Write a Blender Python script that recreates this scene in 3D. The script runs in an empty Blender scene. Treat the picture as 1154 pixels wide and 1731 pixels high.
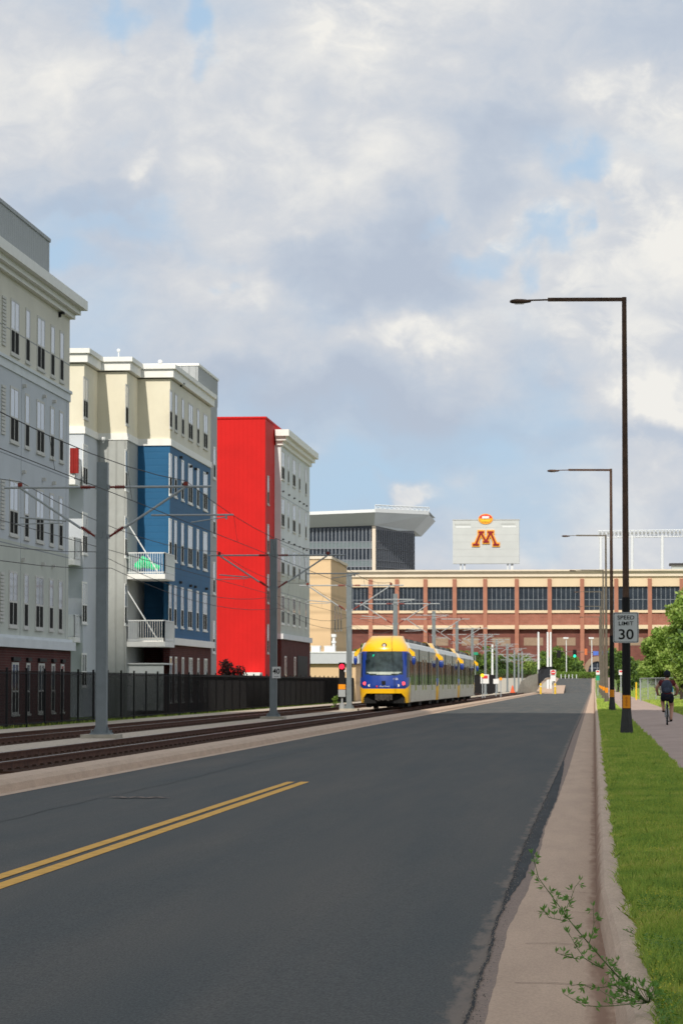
import bpy, math, random
import numpy as np
from mathutils import Vector, Matrix
random.seed(7); rng = np.random.default_rng(11)
R = math.radians
scn = bpy.context.scene
COL = scn.collection
F = 4900.0; EYE = 1.6; PITCH = math.atan(289.5/F); YAW = math.atan(427*math.cos(PITCH)/F)

# ------------------------------------------------------------------ camera
cam_d = bpy.data.cameras.new('camera'); cam = bpy.data.objects.new('camera', cam_d); COL.objects.link(cam)
cam.location = (0, 0, EYE); cam.rotation_euler = (math.pi/2 + PITCH, 0, YAW)
cam_d.sensor_fit = 'HORIZONTAL'; cam_d.sensor_width = 14.9; cam_d.lens = 14.9*F/1154
cam_d.clip_start = .1; cam_d.clip_end = 9000
cam_d.dof.use_dof = True; cam_d.dof.focus_distance = 19; cam_d.dof.aperture_fstop = 10
scn.camera = cam
CM = Matrix.Rotation(YAW, 3, 'Z') @ Matrix.Rotation(math.pi/2 + PITCH, 3, 'X')
def ray(px, py): return CM @ Vector((px-577, 865.5-py, -F))
def atY(px, py, Y):
    d = ray(px, py); t = Y/d.y; return Vector((d.x*t, Y, EYE + d.z*t))
def atX(px, py, X):
    d = ray(px, py); t = X/d.x; return Vector((X, d.y*t, EYE + d.z*t))
def YX(px, X): return atX(px, 1100, X).y          # depth at which a plane X is seen in column px
def XY(px, Y): return atY(px, 1100, Y).x

# ------------------------------------------------------------------ materials
MATS = {}
def mat(name, col, rough=.8, metal=0, var=.12, vscale=3., bump=0, bscale=20., spec=.3, rib=0, ribw=.3, hrib=0, emit=None, es=1, trans=0, col2=None, detail=4, coat=0, ystr=1., grain=0, ribd=.8, grime=None):
    if name in MATS: return MATS[name]
    m = bpy.data.materials.new(name); m.use_nodes = True; nt = m.node_tree; N = nt.nodes; L = nt.links
    b = N['Principled BSDF']; b.inputs['Roughness'].default_value = rough; b.inputs['Metallic'].default_value = metal
    b.inputs['Specular IOR Level'].default_value = spec
    if coat: b.inputs['Coat Weight'].default_value = coat; b.inputs['Coat Roughness'].default_value = .08
    tc = N.new('ShaderNodeTexCoord')
    nz = N.new('ShaderNodeTexNoise'); nz.inputs['Scale'].default_value = vscale; nz.inputs['Detail'].default_value = detail; nz.inputs['Roughness'].default_value = .6
    if ystr != 1:
        mp = N.new('ShaderNodeMapping'); mp.inputs['Scale'].default_value = (1, ystr, 1); L.new(tc.outputs['Object'], mp.inputs['Vector']); L.new(mp.outputs[0], nz.inputs['Vector'])
    else: L.new(tc.outputs['Object'], nz.inputs['Vector'])
    rp = N.new('ShaderNodeMapRange'); rp.inputs['From Min'].default_value = .32; rp.inputs['From Max'].default_value = .68
    L.new(nz.outputs['Fac'], rp.inputs['Value'])
    mx = N.new('ShaderNodeMix'); mx.data_type = 'RGBA'
    c2 = col2 if col2 else tuple(c*(1+var) for c in col); c1 = col if col2 else tuple(c*(1-var) for c in col)
    mx.inputs['A'].default_value = (*c1, 1); mx.inputs['B'].default_value = (*c2, 1)
    L.new(rp.outputs['Result'], mx.inputs['Factor']); out = mx.outputs['Result']
    if grain:
        n3 = N.new('ShaderNodeTexNoise'); n3.inputs['Scale'].default_value = 70; n3.inputs['Detail'].default_value = 6; n3.inputs['Roughness'].default_value = .8
        mp3 = N.new('ShaderNodeMapping'); mp3.inputs['Scale'].default_value = (1, .35, 1); L.new(tc.outputs['Object'], mp3.inputs['Vector']); L.new(mp3.outputs[0], n3.inputs['Vector'])
        g3 = N.new('ShaderNodeMapRange'); g3.inputs['From Min'].default_value = .35; g3.inputs['From Max'].default_value = .65; g3.inputs['To Min'].default_value = 1-grain; g3.inputs['To Max'].default_value = 1+grain; L.new(n3.outputs['Fac'], g3.inputs['Value'])
        m3 = N.new('ShaderNodeMix'); m3.data_type = 'RGBA'; m3.blend_type = 'MULTIPLY'; m3.inputs['Factor'].default_value = 1; L.new(out, m3.inputs['A']); L.new(g3.outputs['Result'], m3.inputs['B']); out = m3.outputs['Result']
    if grime:
        xc, gw, gc, lo_, hi_ = grime
        sp0 = N.new('ShaderNodeSeparateXYZ'); L.new(tc.outputs['Object'], sp0.inputs['Vector'])
        def mt(op, a, b_=None):
            q = N.new('ShaderNodeMath'); q.operation = op
            for ii, vv in enumerate((a, b_)):
                if vv is None: continue
                if isinstance(vv, (int, float)): q.inputs[ii].default_value = vv
                else: L.new(vv, q.inputs[ii])
            return q.outputs[0]
        dd = mt('ABSOLUTE', mt('SUBTRACT', sp0.outputs['X'], xc)); fall = N.new('ShaderNodeMapRange'); fall.inputs['From Min'].default_value = gw; fall.inputs['From Max'].default_value = 0; L.new(dd, fall.inputs['Value'])
        mp4 = N.new('ShaderNodeMapping'); mp4.inputs['Scale'].default_value = (9, 1.6, 1); L.new(tc.outputs['Object'], mp4.inputs['Vector'])
        n4 = N.new('ShaderNodeTexNoise'); n4.inputs['Scale'].default_value = 1; n4.inputs['Detail'].default_value = 9; n4.inputs['Roughness'].default_value = .65; L.new(mp4.outputs[0], n4.inputs['Vector'])
        sm4 = mt('ADD', mt('MULTIPLY', fall.outputs['Result'], .5), n4.outputs['Fac']); f4 = N.new('ShaderNodeMapRange'); f4.interpolation_type = 'SMOOTHSTEP'; f4.inputs['From Min'].default_value = lo_; f4.inputs['From Max'].default_value = hi_; L.new(sm4, f4.inputs['Value'])
        f5 = mt('MULTIPLY', f4.outputs['Result'], mt('MINIMUM', mt('MULTIPLY', fall.outputs['Result'], 3.), 1.))
        m4 = N.new('ShaderNodeMix'); m4.data_type = 'RGBA'; L.new(f5, m4.inputs['Factor']); L.new(out, m4.inputs['A']); m4.inputs['B'].default_value = (*gc, 1); out = m4.outputs['Result']
    L.new(out, b.inputs['Base Color'])
    hs = []
    if bump:
        n2 = N.new('ShaderNodeTexNoise'); n2.inputs['Scale'].default_value = bscale; n2.inputs['Detail'].default_value = 5
        L.new(tc.outputs['Object'], n2.inputs['Vector']); hs.append((n2.outputs['Fac'], bump))
    if rib or hrib:
        sp = N.new('ShaderNodeSeparateXYZ'); L.new(tc.outputs['Object'], sp.inputs['Vector'])
        if rib:
            a = N.new('ShaderNodeMath'); a.operation = 'ADD'; L.new(sp.outputs['X'], a.inputs[0]); L.new(sp.outputs['Y'], a.inputs[1]); src = a.outputs[0]
        else: src = sp.outputs['Z']
        w = N.new('ShaderNodeMath'); w.operation = 'PINGPONG'; w.inputs[1].default_value = ribw/2; L.new(src, w.inputs[0])
        g = N.new('ShaderNodeMapRange'); g.inputs['From Min'].default_value = 0; g.inputs['From Max'].default_value = ribw*.16; L.new(w.outputs[0], g.inputs['Value'])
        hs.append((g.outputs['Result'], rib or hrib))
        m2 = N.new('ShaderNodeMix'); m2.data_type = 'RGBA'; m2.blend_type = 'MULTIPLY'; m2.inputs['Factor'].default_value = 1
        g2 = N.new('ShaderNodeMapRange'); g2.inputs['To Min'].default_value = ribd; L.new(g.outputs['Result'], g2.inputs['Value'])
        L.new(out, m2.inputs['A']); L.new(g2.outputs['Result'], m2.inputs['B']); L.new(m2.outputs['Result'], b.inputs['Base Color'])
    prev = None
    for s, d in hs:
        bp = N.new('ShaderNodeBump'); bp.inputs['Distance'].default_value = d; bp.inputs['Strength'].default_value = .8; L.new(s, bp.inputs['Height'])
        if prev: L.new(prev, bp.inputs['Normal'])
        prev = bp.outputs['Normal']
    if prev: L.new(prev, b.inputs['Normal'])
    if emit: b.inputs['Emission Color'].default_value = (*emit, 1); b.inputs['Emission Strength'].default_value = es
    if trans: # thin leaves
        t = N.new('ShaderNodeBsdfTranslucent'); t.inputs['Color'].default_value = (col[0]*1.6, col[1]*1.5, col[2]*.9, 1)
        ms = N.new('ShaderNodeMixShader'); ms.inputs['Fac'].default_value = trans
        L.new(b.outputs[0], ms.inputs[1]); L.new(t.outputs[0], ms.inputs[2]); L.new(ms.outputs[0], N['Material Output'].inputs['Surface'])
    MATS[name] = m; return m
def brick(name, c1, c2, mortar, scale=1.0):
    m = bpy.data.materials.new(name); m.use_nodes = True; nt = m.node_tree; N = nt.nodes; L = nt.links; b = N['Principled BSDF']
    b.inputs['Roughness'].default_value = .9; b.inputs['Specular IOR Level'].default_value = .15
    tc = N.new('ShaderNodeTexCoord'); sp = N.new('ShaderNodeSeparateXYZ'); L.new(tc.outputs['Object'], sp.inputs[0])
    a = N.new('ShaderNodeMath'); a.operation = 'ADD'; L.new(sp.outputs['X'], a.inputs[0]); L.new(sp.outputs['Y'], a.inputs[1])
    cb = N.new('ShaderNodeCombineXYZ'); L.new(a.outputs[0], cb.inputs['X']); L.new(sp.outputs['Z'], cb.inputs['Y'])
    br = N.new('ShaderNodeTexBrick'); br.inputs['Scale'].default_value = 1; br.inputs['Brick Width'].default_value = .3*scale; br.inputs['Row Height'].default_value = .1*scale
    br.inputs['Mortar Size'].default_value = .008*scale; br.inputs['Color1'].default_value = (*c1, 1); br.inputs['Color2'].default_value = (*c2, 1); br.inputs['Mortar'].default_value = (*mortar, 1)
    L.new(cb.outputs[0], br.inputs['Vector'])
    nz = N.new('ShaderNodeTexNoise'); nz.inputs['Scale'].default_value = .6; nz.inputs['Detail'].default_value = 6; L.new(tc.outputs['Object'], nz.inputs['Vector'])
    g = N.new('ShaderNodeMapRange'); g.inputs['To Min'].default_value = .7; g.inputs['To Max'].default_value = 1.3; L.new(nz.outputs['Fac'], g.inputs['Value'])
    mx = N.new('ShaderNodeMix'); mx.data_type = 'RGBA'; mx.blend_type = 'MULTIPLY'; mx.inputs['Factor'].default_value = 1
    L.new(br.outputs['Color'], mx.inputs['A']); L.new(g.outputs['Result'], mx.inputs['B']); L.new(mx.outputs['Result'], b.inputs['Base Color'])
    return m

M = dict(
 cream=mat('cream_stucco', (.74,.69,.55), .9, var=.05, vscale=.5, bump=.004, bscale=30),
 cream_shade=mat('shaded_cream_stucco', (.70,.67,.58), .9, var=.05, vscale=.5, bump=.004, bscale=30),  # cream stucco of road-facing walls, shade put into the colour
 grey=mat('grey_stucco', (.55,.58,.61), .9, var=.05, vscale=.5, bump=.004, bscale=30),
 lgrey=mat('light_grey_stucco', (.68,.71,.72), .9, var=.06, vscale=.6, bump=.004, bscale=30),
 ggrey=mat('greenish_grey_stucco', (.53,.55,.49), .9, var=.06, vscale=.6, bump=.004, bscale=30),
 batten=mat('grey_board_and_batten', (.40,.41,.39), .8, var=.05, rib=.03, ribw=.45),
 metal_clad=mat('grey_ribbed_cladding', (.36,.375,.38), .6, var=.05, rib=.03, ribw=.4),
 blue=mat('blue_siding', (.018,.110,.235), .65, spec=.3, var=.06, vscale=.6, hrib=.004, ribw=.35, ribd=.93),
 red=mat('red_ribbed_cladding', (.60,.012,.011), .65, spec=.2, var=.08, vscale=.4, rib=.008, ribw=.30, ribd=.94),
 white=mat('white_trim', (.84,.83,.79), .7, var=.04),
 whitep=mat('white_painted_metal', (.74,.75,.74), .5, var=.04),
 frame=mat('window_frame_offwhite', (.60,.59,.55), .7, var=.04),
 blind=mat('glass_with_blinds', (.52,.57,.64), .15, var=.10, vscale=1.2, spec=.5),
 clearglass=mat('window_glass', (.12,.14,.16), .06, var=.5, vscale=2, spec=.7),
 screen=mat('dark_insect_screen', (.018,.018,.017), .8, var=.2, spec=.1),
 black=mat('black_paint', (.011,.010,.010), .6, spec=.2),
 pickets=mat('black_fence_paint', (.018,.017,.018), .75, spec=.12),
 asphalt=mat('asphalt', (.070,.077,.078), .9, col2=(.104,.099,.091), var=.17, vscale=1.1, bump=.002, bscale=90, spec=.16, detail=8, ystr=.07, grain=.38, grime=(-.60,.26,(.19,.155,.13),.66,.92)),
 asphalt2=mat('fresh_asphalt', (.050,.053,.055), .93, var=.2, vscale=6, bump=.002, bscale=90, spec=.16, detail=8, ystr=.2, grain=.2),
 worn=mat('weathered_asphalt', (.10,.095,.09), .95, col2=(.19,.16,.14), vscale=9, detail=8, ystr=2.2, grain=.2),
 patch=mat('dark_tar', (.017,.018,.020), .85, var=.35, vscale=8, bump=.01, bscale=60),
 edge=mat('worn_asphalt_edge', (.17,.13,.11), .95, col2=(.33,.24,.19), vscale=40, bump=.002, bscale=60, detail=8, ystr=1.6, grain=.2),
 concrete=mat('pinkish_concrete', (.485,.345,.25), .92, var=.08, vscale=3, detail=6, ystr=.15, grain=.15, grime=(.03,.11,(.27,.16,.105),.5,1.0)),
 kerb=mat('kerb_concrete', (.50,.37,.275), .92, var=.10, vscale=6, detail=6, ystr=.25, grain=.18, grime=(.01,.06,(.27,.165,.11),.55,1.0)),
 greyconc=mat('grey_concrete', (.42,.38,.31), .92, var=.15, vscale=3, bump=.01, bscale=40),
 path=mat('trail_paving', (.38,.28,.235), .92, var=.10, vscale=1.2, detail=8, ystr=.3, grain=.12),
 gravel=mat('pale_gravel', (.34,.28,.22), .95, col2=(.62,.53,.43), vscale=9, bump=.05, bscale=14, detail=8),
 ballast=mat('rusty_ballast', (.050,.022,.012), .95, col2=(.17,.088,.052), vscale=9, bump=.06, bscale=14, detail=8),
 tie=mat('stained_tie', (.075,.040,.025), .9, var=.3, vscale=6, bump=.01),
 rail=mat('rusty_rail', (.10,.045,.028), .8, var=.3, vscale=5, spec=.2),
 railtop=mat('worn_rail_head', (.30,.27,.25), .35, metal=.8, var=.1),
 soil=mat('grass_soil', (.12,.18,.035), .95, col2=(.21,.26,.06), vscale=6, detail=10),
 lawn=mat('far_lawn', (.085,.15,.028), .95, col2=(.16,.20,.06), vscale=.7, detail=10),
 yellowline=mat('yellow_road_paint', (.66,.36,.07), .85, var=.16, vscale=5, bump=.002, bscale=60, detail=12),
 galv=mat('galvanised_steel', (.20,.225,.235), .5, metal=.25, var=.08, vscale=3),
 galv_l=mat('bright_galvanised_tube', (.36,.38,.39), .6, metal=.1, var=.05),
 rust=mat('weathered_brown_steel', (.085,.047,.03), .75, var=.3, vscale=4, bump=.002),
 sunlit=mat('sunlit_brown_steel', (.13,.11,.085), .8, var=.2),  # lamp steel with sunlight put into a paler colour
 darkbase=mat('dark_grey_paint', (.045,.044,.044), .8, var=.15, vscale=6),
 orange=mat('orange_reflective', (.85,.30,.008), .5, var=.05),
 orangedk=mat('dark_orange_ink', (.50,.12,.01), .6),
 insul=mat('red_insulator', (.22,.035,.025), .5),
 wire=mat('dark_wire', (.035,.033,.033), .6),
 tyellow=mat('train_yellow', (.92,.50,.008), .28, var=.03, spec=.5, coat=.4),
 tblue=mat('train_blue', (.012,.045,.27), .28, var=.05, spec=.5, coat=.4),
 tsilver=mat('train_silver', (.58,.55,.48), .45, metal=.1, var=.06, vscale=2),
 tgreen=mat('train_upper_panel', (.36,.37,.32), .25, metal=.1, var=.08, spec=.5),
 troof=mat('train_roof', (.55,.56,.55), .5, var=.05),
 tglass=mat('train_glass', (.013,.018,.018), .08, var=.4, spec=.6),
 tshield=mat('train_windshield', (.010,.016,.018), .05, col2=(.06,.085,.09), vscale=1.6, spec=.5),
 dash=mat('train_dashboard', (.42,.46,.40), .6),
 under=mat('underframe', (.012,.012,.012), .8, var=.3),
 redlamp=mat('red_lamp', (.9,.05,.05), .4, emit=(1,.09,.11), es=1.2),
 redsig=mat('red_signal_lens', (.9,.02,.05), .4, emit=(1,.02,.07), es=1.0),
 greensig=mat('green_signal_lens', (.02,.8,.4), .4, emit=(.02,.9,.5), es=.9),
 yellowsig=mat('yellow_signal_lens', (.9,.6,.02), .4, emit=(1,.65,.02), es=.8),
 headlamp=mat('clear_lamp', (.7,.65,.6), .2),
 greenled=mat('green_display', (.0,.3,.15), .4, emit=(.0,.40,.20), es=.9),
 signwhite=mat('sign_sheeting', (.56,.57,.56), .5, var=.03),
 signwhite2=mat('white_sign', (.75,.74,.72), .5, var=.03),
 signred=mat('red_sign', (.65,.04,.04), .5), signblue=mat('blue_sign', (.08,.16,.55), .5), signgreen=mat('green_sign', (.02,.30,.17), .5),
 yellowpost=mat('yellow_post', (.80,.50,.03), .6),
 stone=mat('cream_stone', (.70,.555,.38), .9, var=.05, vscale=.2),
 stonecap=mat('pale_cornice_stone', (.72,.62,.50), .9, var=.05, vscale=.2),
 pilaster=mat('terracotta_pilaster', (.38,.165,.11), .9, var=.10, vscale=.5),
 sglass=mat('dark_curtain_glass', (.012,.018,.028), .15, col2=(.035,.045,.06), vscale=.25, spec=.4),
 mull=mat('pale_mullion', (.22,.24,.27), .6),
 tan=mat('tan_panel', (.66,.47,.28), .9, var=.04, vscale=.3, hrib=.01, ribw=1.6),
 pgrey=mat('pale_grey_fascia', (.50,.52,.54), .7, var=.03),
 board=mat('scoreboard_back', (.53,.55,.54), .7, var=.04, vscale=.25),
 gold=mat('gold_paint', (.83,.36,.035), .6, var=.03), maroon=mat('maroon_paint', (.25,.012,.02), .6, var=.05),
 wallwhite=mat('white_steel', (.72,.74,.74), .5, var=.03),
 soffit=mat('grey_metal_soffit', (.55,.60,.63), .6, var=.05, vscale=.1),
 fascia=mat('grey_roof_panel', (.42,.46,.45), .7, var=.05),
 skin=mat('skin', (.50,.27,.19), .6, var=.04), shirt=mat('dark_red_shirt', (.10,.012,.014), .85), navy=mat('dark_shorts', (.010,.011,.022), .85),
 pack=mat('slate_backpack_fabric', (.045,.055,.085), .8, var=.2), cap=mat('dark_cap', (.008,.011,.02), .8), shoe=mat('brown_shoe', (.035,.015,.01), .7), rubber=mat('tyre_rubber', (.012,.012,.012), .7),
 bikeframe=mat('silver_bicycle_paint', (.30,.31,.32), .35, metal=.4), bottle=mat('turquoise_bottle', (.03,.35,.45), .5),
 towel=mat('red_towel', (.30,.025,.02), .9), tarp=mat('green_tarp', (.0,.55,.22), .6),
 trunk=mat('bark', (.055,.04,.03), .95, bump=.02, bscale=15),
 hair=mat('dark_hair', (.012,.008,.006), .7),
 leafA=mat('mid_green_leaves', (.18,.28,.055), .6, var=.4, vscale=.9, trans=.35),
 leafB=mat('pale_green_leaves', (.30,.40,.10), .6, var=.3, vscale=1.2, trans=.3),
 leafC=mat('deep_green_leaves', (.075,.13,.035), .6, var=.35, vscale=1.2, trans=.2),
 leafP=mat('plum_leaves', (.035,.010,.010), .7, var=.3, trans=.1),
 weed=mat('weed_leaf', (.12,.25,.055), .6, col2=(.20,.37,.09), vscale=25, trans=.25),
 weedstem=mat('weed_stem', (.09,.15,.04), .7),
 flower=mat('yellow_clover_flower', (.55,.48,.03), .7),
)
M['brick'] = brick('dark_red_brick', (.105,.030,.026), (.075,.022,.020), (.12,.085,.08))
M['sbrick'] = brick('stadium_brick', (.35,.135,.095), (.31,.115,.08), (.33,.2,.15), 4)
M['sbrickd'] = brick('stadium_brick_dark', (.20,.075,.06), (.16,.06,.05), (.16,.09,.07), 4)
def blade_mat():
    m = bpy.data.materials.new('grass_blades'); m.use_nodes = True; nt = m.node_tree; N = nt.nodes; L = nt.links; b = N['Principled BSDF']
    b.inputs['Roughness'].default_value = .6; b.inputs['Specular IOR Level'].default_value = .2
    tc = N.new('ShaderNodeTexCoord')
    n1 = N.new('ShaderNodeTexNoise'); n1.inputs['Scale'].default_value = 2.6; n1.inputs['Detail'].default_value = 8; L.new(tc.outputs['Object'], n1.inputs['Vector'])
    n2 = N.new('ShaderNodeTexNoise'); n2.inputs['Scale'].default_value = 90; n2.inputs['Detail'].default_value = 2; L.new(tc.outputs['Object'], n2.inputs['Vector'])
    ad = N.new('ShaderNodeMath'); ad.operation = 'ADD'; L.new(n1.outputs['Fac'], ad.inputs[0]); L.new(n2.outputs['Fac'], ad.inputs[1])
    cr = N.new('ShaderNodeValToRGB'); L.new(ad.outputs[0], cr.inputs['Fac'])
    mr = N.new('ShaderNodeMapRange'); mr.inputs['From Min'].default_value = .72; mr.inputs['From Max'].default_value = 1.28
    L.new(ad.outputs[0], mr.inputs['Value']); L.new(mr.outputs['Result'], cr.inputs['Fac'])
    e = cr.color_ramp.elements; e[0].position = 0; e[0].color = (.15,.25,.055,1); e[1].position = 1; e[1].color = (.70,.60,.20,1)
    x = cr.color_ramp.elements.new(.35); x.color = (.28,.42,.075,1); x = cr.color_ramp.elements.new(.7); x.color = (.44,.53,.085,1)
    L.new(cr.outputs['Color'], b.inputs['Base Color'])
    t = N.new('ShaderNodeBsdfTranslucent'); L.new(cr.outputs['Color'], t.inputs['Color']); ms = N.new('ShaderNodeMixShader'); ms.inputs['Fac'].default_value = .3
    L.new(b.outputs[0], ms.inputs[1]); L.new(t.outputs[0], ms.inputs[2]); L.new(ms.outputs[0], N['Material Output'].inputs['Surface'])
    return m
M['blade'] = blade_mat()

# ------------------------------------------------------------------ mesh builder
class MB:
    def __init__(s): s.v = []; s.f = []; s.m = []; s.mi = 0
    def quad(s, *p):
        n = len(s.v); s.v += [tuple(q) for q in p]; s.f.append(tuple(range(n, n+len(p)))); s.m.append(s.mi); return s
    def box(s, x0, y0, z0, x1, y1, z1):
        x0, x1 = sorted((x0, x1)); y0, y1 = sorted((y0, y1)); z0, z1 = sorted((z0, z1))
        n = len(s.v); s.v += [(x0,y0,z0),(x1,y0,z0),(x1,y1,z0),(x0,y1,z0),(x0,y0,z1),(x1,y0,z1),(x1,y1,z1),(x0,y1,z1)]
        for a in ((0,3,2,1),(4,5,6,7),(0,1,5,4),(1,2,6,5),(2,3,7,6),(3,0,4,7)): s.f.append(tuple(n+i for i in a)); s.m.append(s.mi)
        return s
    def tube(s, p0, p1, r0, r1=None, n=8, cap=True, phase=0):
        r1 = r0 if r1 is None else r1; p0 = Vector(p0); p1 = Vector(p1); d = (p1-p0).normalized()
        a = d.orthogonal().normalized() if abs(d.z) < .999 else Vector((1,0,0)); b = d.cross(a); k = len(s.v)
        if abs(d.z) < .999: a = d.cross(Vector((0,0,1))).normalized(); b = d.cross(a)
        for p, r in ((p0, r0), (p1, r1)):
            for i in range(n):
                t = 2*math.pi*(i+phase)/n; s.v.append(tuple(p + a*math.cos(t)*r + b*math.sin(t)*r))
        for i in range(n): j = (i+1) % n; s.f.append((k+i, k+j, k+n+j, k+n+i)); s.m.append(s.mi)
        if cap: s.f.append(tuple(range(k+n-1, k-1, -1))); s.m.append(s.mi); s.f.append(tuple(range(k+n, k+2*n))); s.m.append(s.mi)
        return s
    def bar(s, p0, p1, r): return s.tube(p0, p1, r*1.414, None, 4, phase=.5)
    def line(s, pts, r, n=5, r1=None):
        r1 = r if r1 is None else r1; m = len(pts)-1
        for i in range(m): s.tube(pts[i], pts[i+1], r+(r1-r)*i/m, r+(r1-r)*(i+1)/m, n)
        return s
    def prism(s, pts, d):
        d = Vector(d); k = len(s.v); n = len(pts); s.v += [tuple(p) for p in pts] + [tuple(Vector(p)+d) for p in pts]
        s.f.append(tuple(range(k, k+n))); s.m.append(s.mi); s.f.append(tuple(range(k+2*n-1, k+n-1, -1))); s.m.append(s.mi)
        for i in range(n): j = (i+1) % n; s.f.append((k+j, k+i, k+n+i, k+n+j)); s.m.append(s.mi)
        return s
    def ball(s, c, r, n=10, sc=(1,1,1), jit=0):
        k = len(s.v); rows = n//2+1
        for i in range(rows+1):
            ph = math.pi*i/rows
            for j in range(n):
                t = 2*math.pi*j/n; q = 1+random.uniform(-jit, jit)
                s.v.append((c[0]+r*sc[0]*math.sin(ph)*math.cos(t)*q, c[1]+r*sc[1]*math.sin(ph)*math.sin(t)*q, c[2]+r*sc[2]*math.cos(ph)*q))
        for i in range(rows):
            for j in range(n): a = k+i*n+j; b = k+i*n+(j+1) % n; s.f.append((a, a+n, b+n, b)); s.m.append(s.mi)
        return s
ORG = {}
def finish(o, parent, base):
    COL.objects.link(o)
    if parent is not None: o.parent = parent
    return o
def build(mb, name, mats, parent=None, loc=None, smooth=False, local=False):
    """world-space vertices unless local; origin at loc (or the parent's origin)"""
    if not isinstance(mats, (list, tuple)): mats = [mats]
    po = ORG.get(parent.name, Vector((0,0,0))) if parent else Vector((0,0,0))
    o_w = Vector(loc) if loc is not None else (po if parent else Vector((0,0,0)))
    off = Vector((0,0,0)) if local else o_w
    me = bpy.data.meshes.new(name)
    me.from_pydata([(v[0]-off.x, v[1]-off.y, v[2]-off.z) for v in mb.v], [], mb.f)
    for m in mats: me.materials.append(m)
    if len(mats) > 1: me.polygons.foreach_set('material_index', mb.m)
    if smooth: me.polygons.foreach_set('use_smooth', [True]*len(mb.f))
    me.update(); o = bpy.data.objects.new(name, me); o.location = o_w - po
    finish(o, parent, None); ORG[o.name] = o_w; return o
def meta(o, label=None, cat=None, group=None, kind=None):
    if label: o['label'] = label
    if cat: o['category'] = cat
    if group: o['group'] = group
    if kind: o['kind'] = kind
    return o
def thing(name, loc, label, cat, group=None):
    o = bpy.data.objects.new(name, None); o.empty_display_size = .3; o.location = loc; COL.objects.link(o); ORG[o.name] = Vector(loc)
    return meta(o, label, cat, group)
def struct(o): o['kind'] = 'structure'; return o
def copy_tree(o, parent=None):
    c = o.copy(); COL.objects.link(c)
    if parent is not None: c.parent = parent
    for ch in list(o.children): copy_tree(ch, c)
    return c
def text(body, size, m, loc, parent, name='lettering', rot=(math.pi/2,0,0), ext=.004, align='CENTER', sx=1, space=1., bold=0):
    cu = bpy.data.curves.new('t', 'FONT'); cu.body = body; cu.size = size; cu.align_x = align; cu.align_y = 'CENTER'; cu.extrude = ext; cu.space_line = space; cu.offset = bold; cu.resolution_u = 4
    to = bpy.data.objects.new('t', cu); COL.objects.link(to); dg = bpy.context.evaluated_depsgraph_get(); dg.update()
    me = bpy.data.meshes.new_from_object(to.evaluated_get(dg)); bpy.data.objects.remove(to); bpy.data.curves.remove(cu)
    me.materials.clear(); me.materials.append(m); o = bpy.data.objects.new(name, me)
    po = ORG[parent.name] if parent else Vector((0,0,0)); o.location = Vector(loc)-po; o.rotation_euler = rot; o.scale = (sx,1,1); finish(o, parent, None); ORG[o.name] = Vector(loc); return o

# ------------------------------------------------------------------ terrain profile
def gz(Y):
    pts = [(-300,0),(470,0),(500,-.75),(520,-.6),(690,2.7),(760,3.2),(3000,3.2)]
    for (a, za), (b, zb) in zip(pts, pts[1:]):
        if Y <= b: t = (Y-a)/(b-a); return za+(zb-za)*t
    return 3.2
YS = [-60,-20,0,8,10] + [10+1*i for i in range(1,60)] + [70+4*i for i in range(1,26)] + [170+10*i for i in range(1,53)]+[720,760]
def strip(name, prof, mats, ys=YS, wav=None, kind='structure', zf=gz, loc=None, cut=None):
    """prof: list of (x,z); extruded along Y following the ground; wav(i,Y) gives an x shift for profile point i"""
    mb = MB(); n = len(prof); k = 0
    for Y in ys:
        for i, (x, z) in enumerate(prof): mb.v.append((x+(wav(i, Y) if wav else 0), Y, z+zf(Y)))
    for a in range(len(ys)-1):
        for i in range(n-1): q = a*n+i; mb.f.append((q, q+1, q+n+1, q+n)); mb.m.append(0)
    o = build(mb, name, mats); 
    if kind: o['kind'] = kind
    return o
fine = [8+.12*i for i in range(300)] + [44+.6*i for i in range(1,200)] + [164+10*i for i in range(1,34)] + [500+10*i for i in range(20)]
def ip(Y, T):
    if Y <= T[0][0]: return T[0][1]
    for (a, b), (c, d) in zip(T, T[1:]):
        if Y <= c: return b+(d-b)*(Y-a)/(c-a)
    return T[-1][1]
T_SEAM = [(11,.01),(14.3,.01),(17.1,-.006),(19.7,-.035),(23.8,-.05),(28,-.068),(34.8,-.058),(45,-.04),(60,-.02),(90,-.04),(140,.0),(500,0)]
T_GUT = [(11,-.055),(14.3,-.062),(16.7,-.085),(19,-.105),(22.8,-.055),(27,-.056),(32.3,-.085),(40,-.05),(55,-.02),(500,-.02)]
T_K = [(11,.115),(14.4,.085),(17.6,.05),(21,.0),(500,0)]
def ko(Y): return ip(Y, T_K)
def w1(Y): return ip(Y, T_SEAM)+.005*math.sin(Y*1.9)+.004*math.sin(Y*5.3)+.0025*math.sin(Y*13.1+2)
def w2(Y): return ip(Y, T_GUT)+.004*math.sin(Y*2.9)+.002*math.sin(Y*9.)
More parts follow.
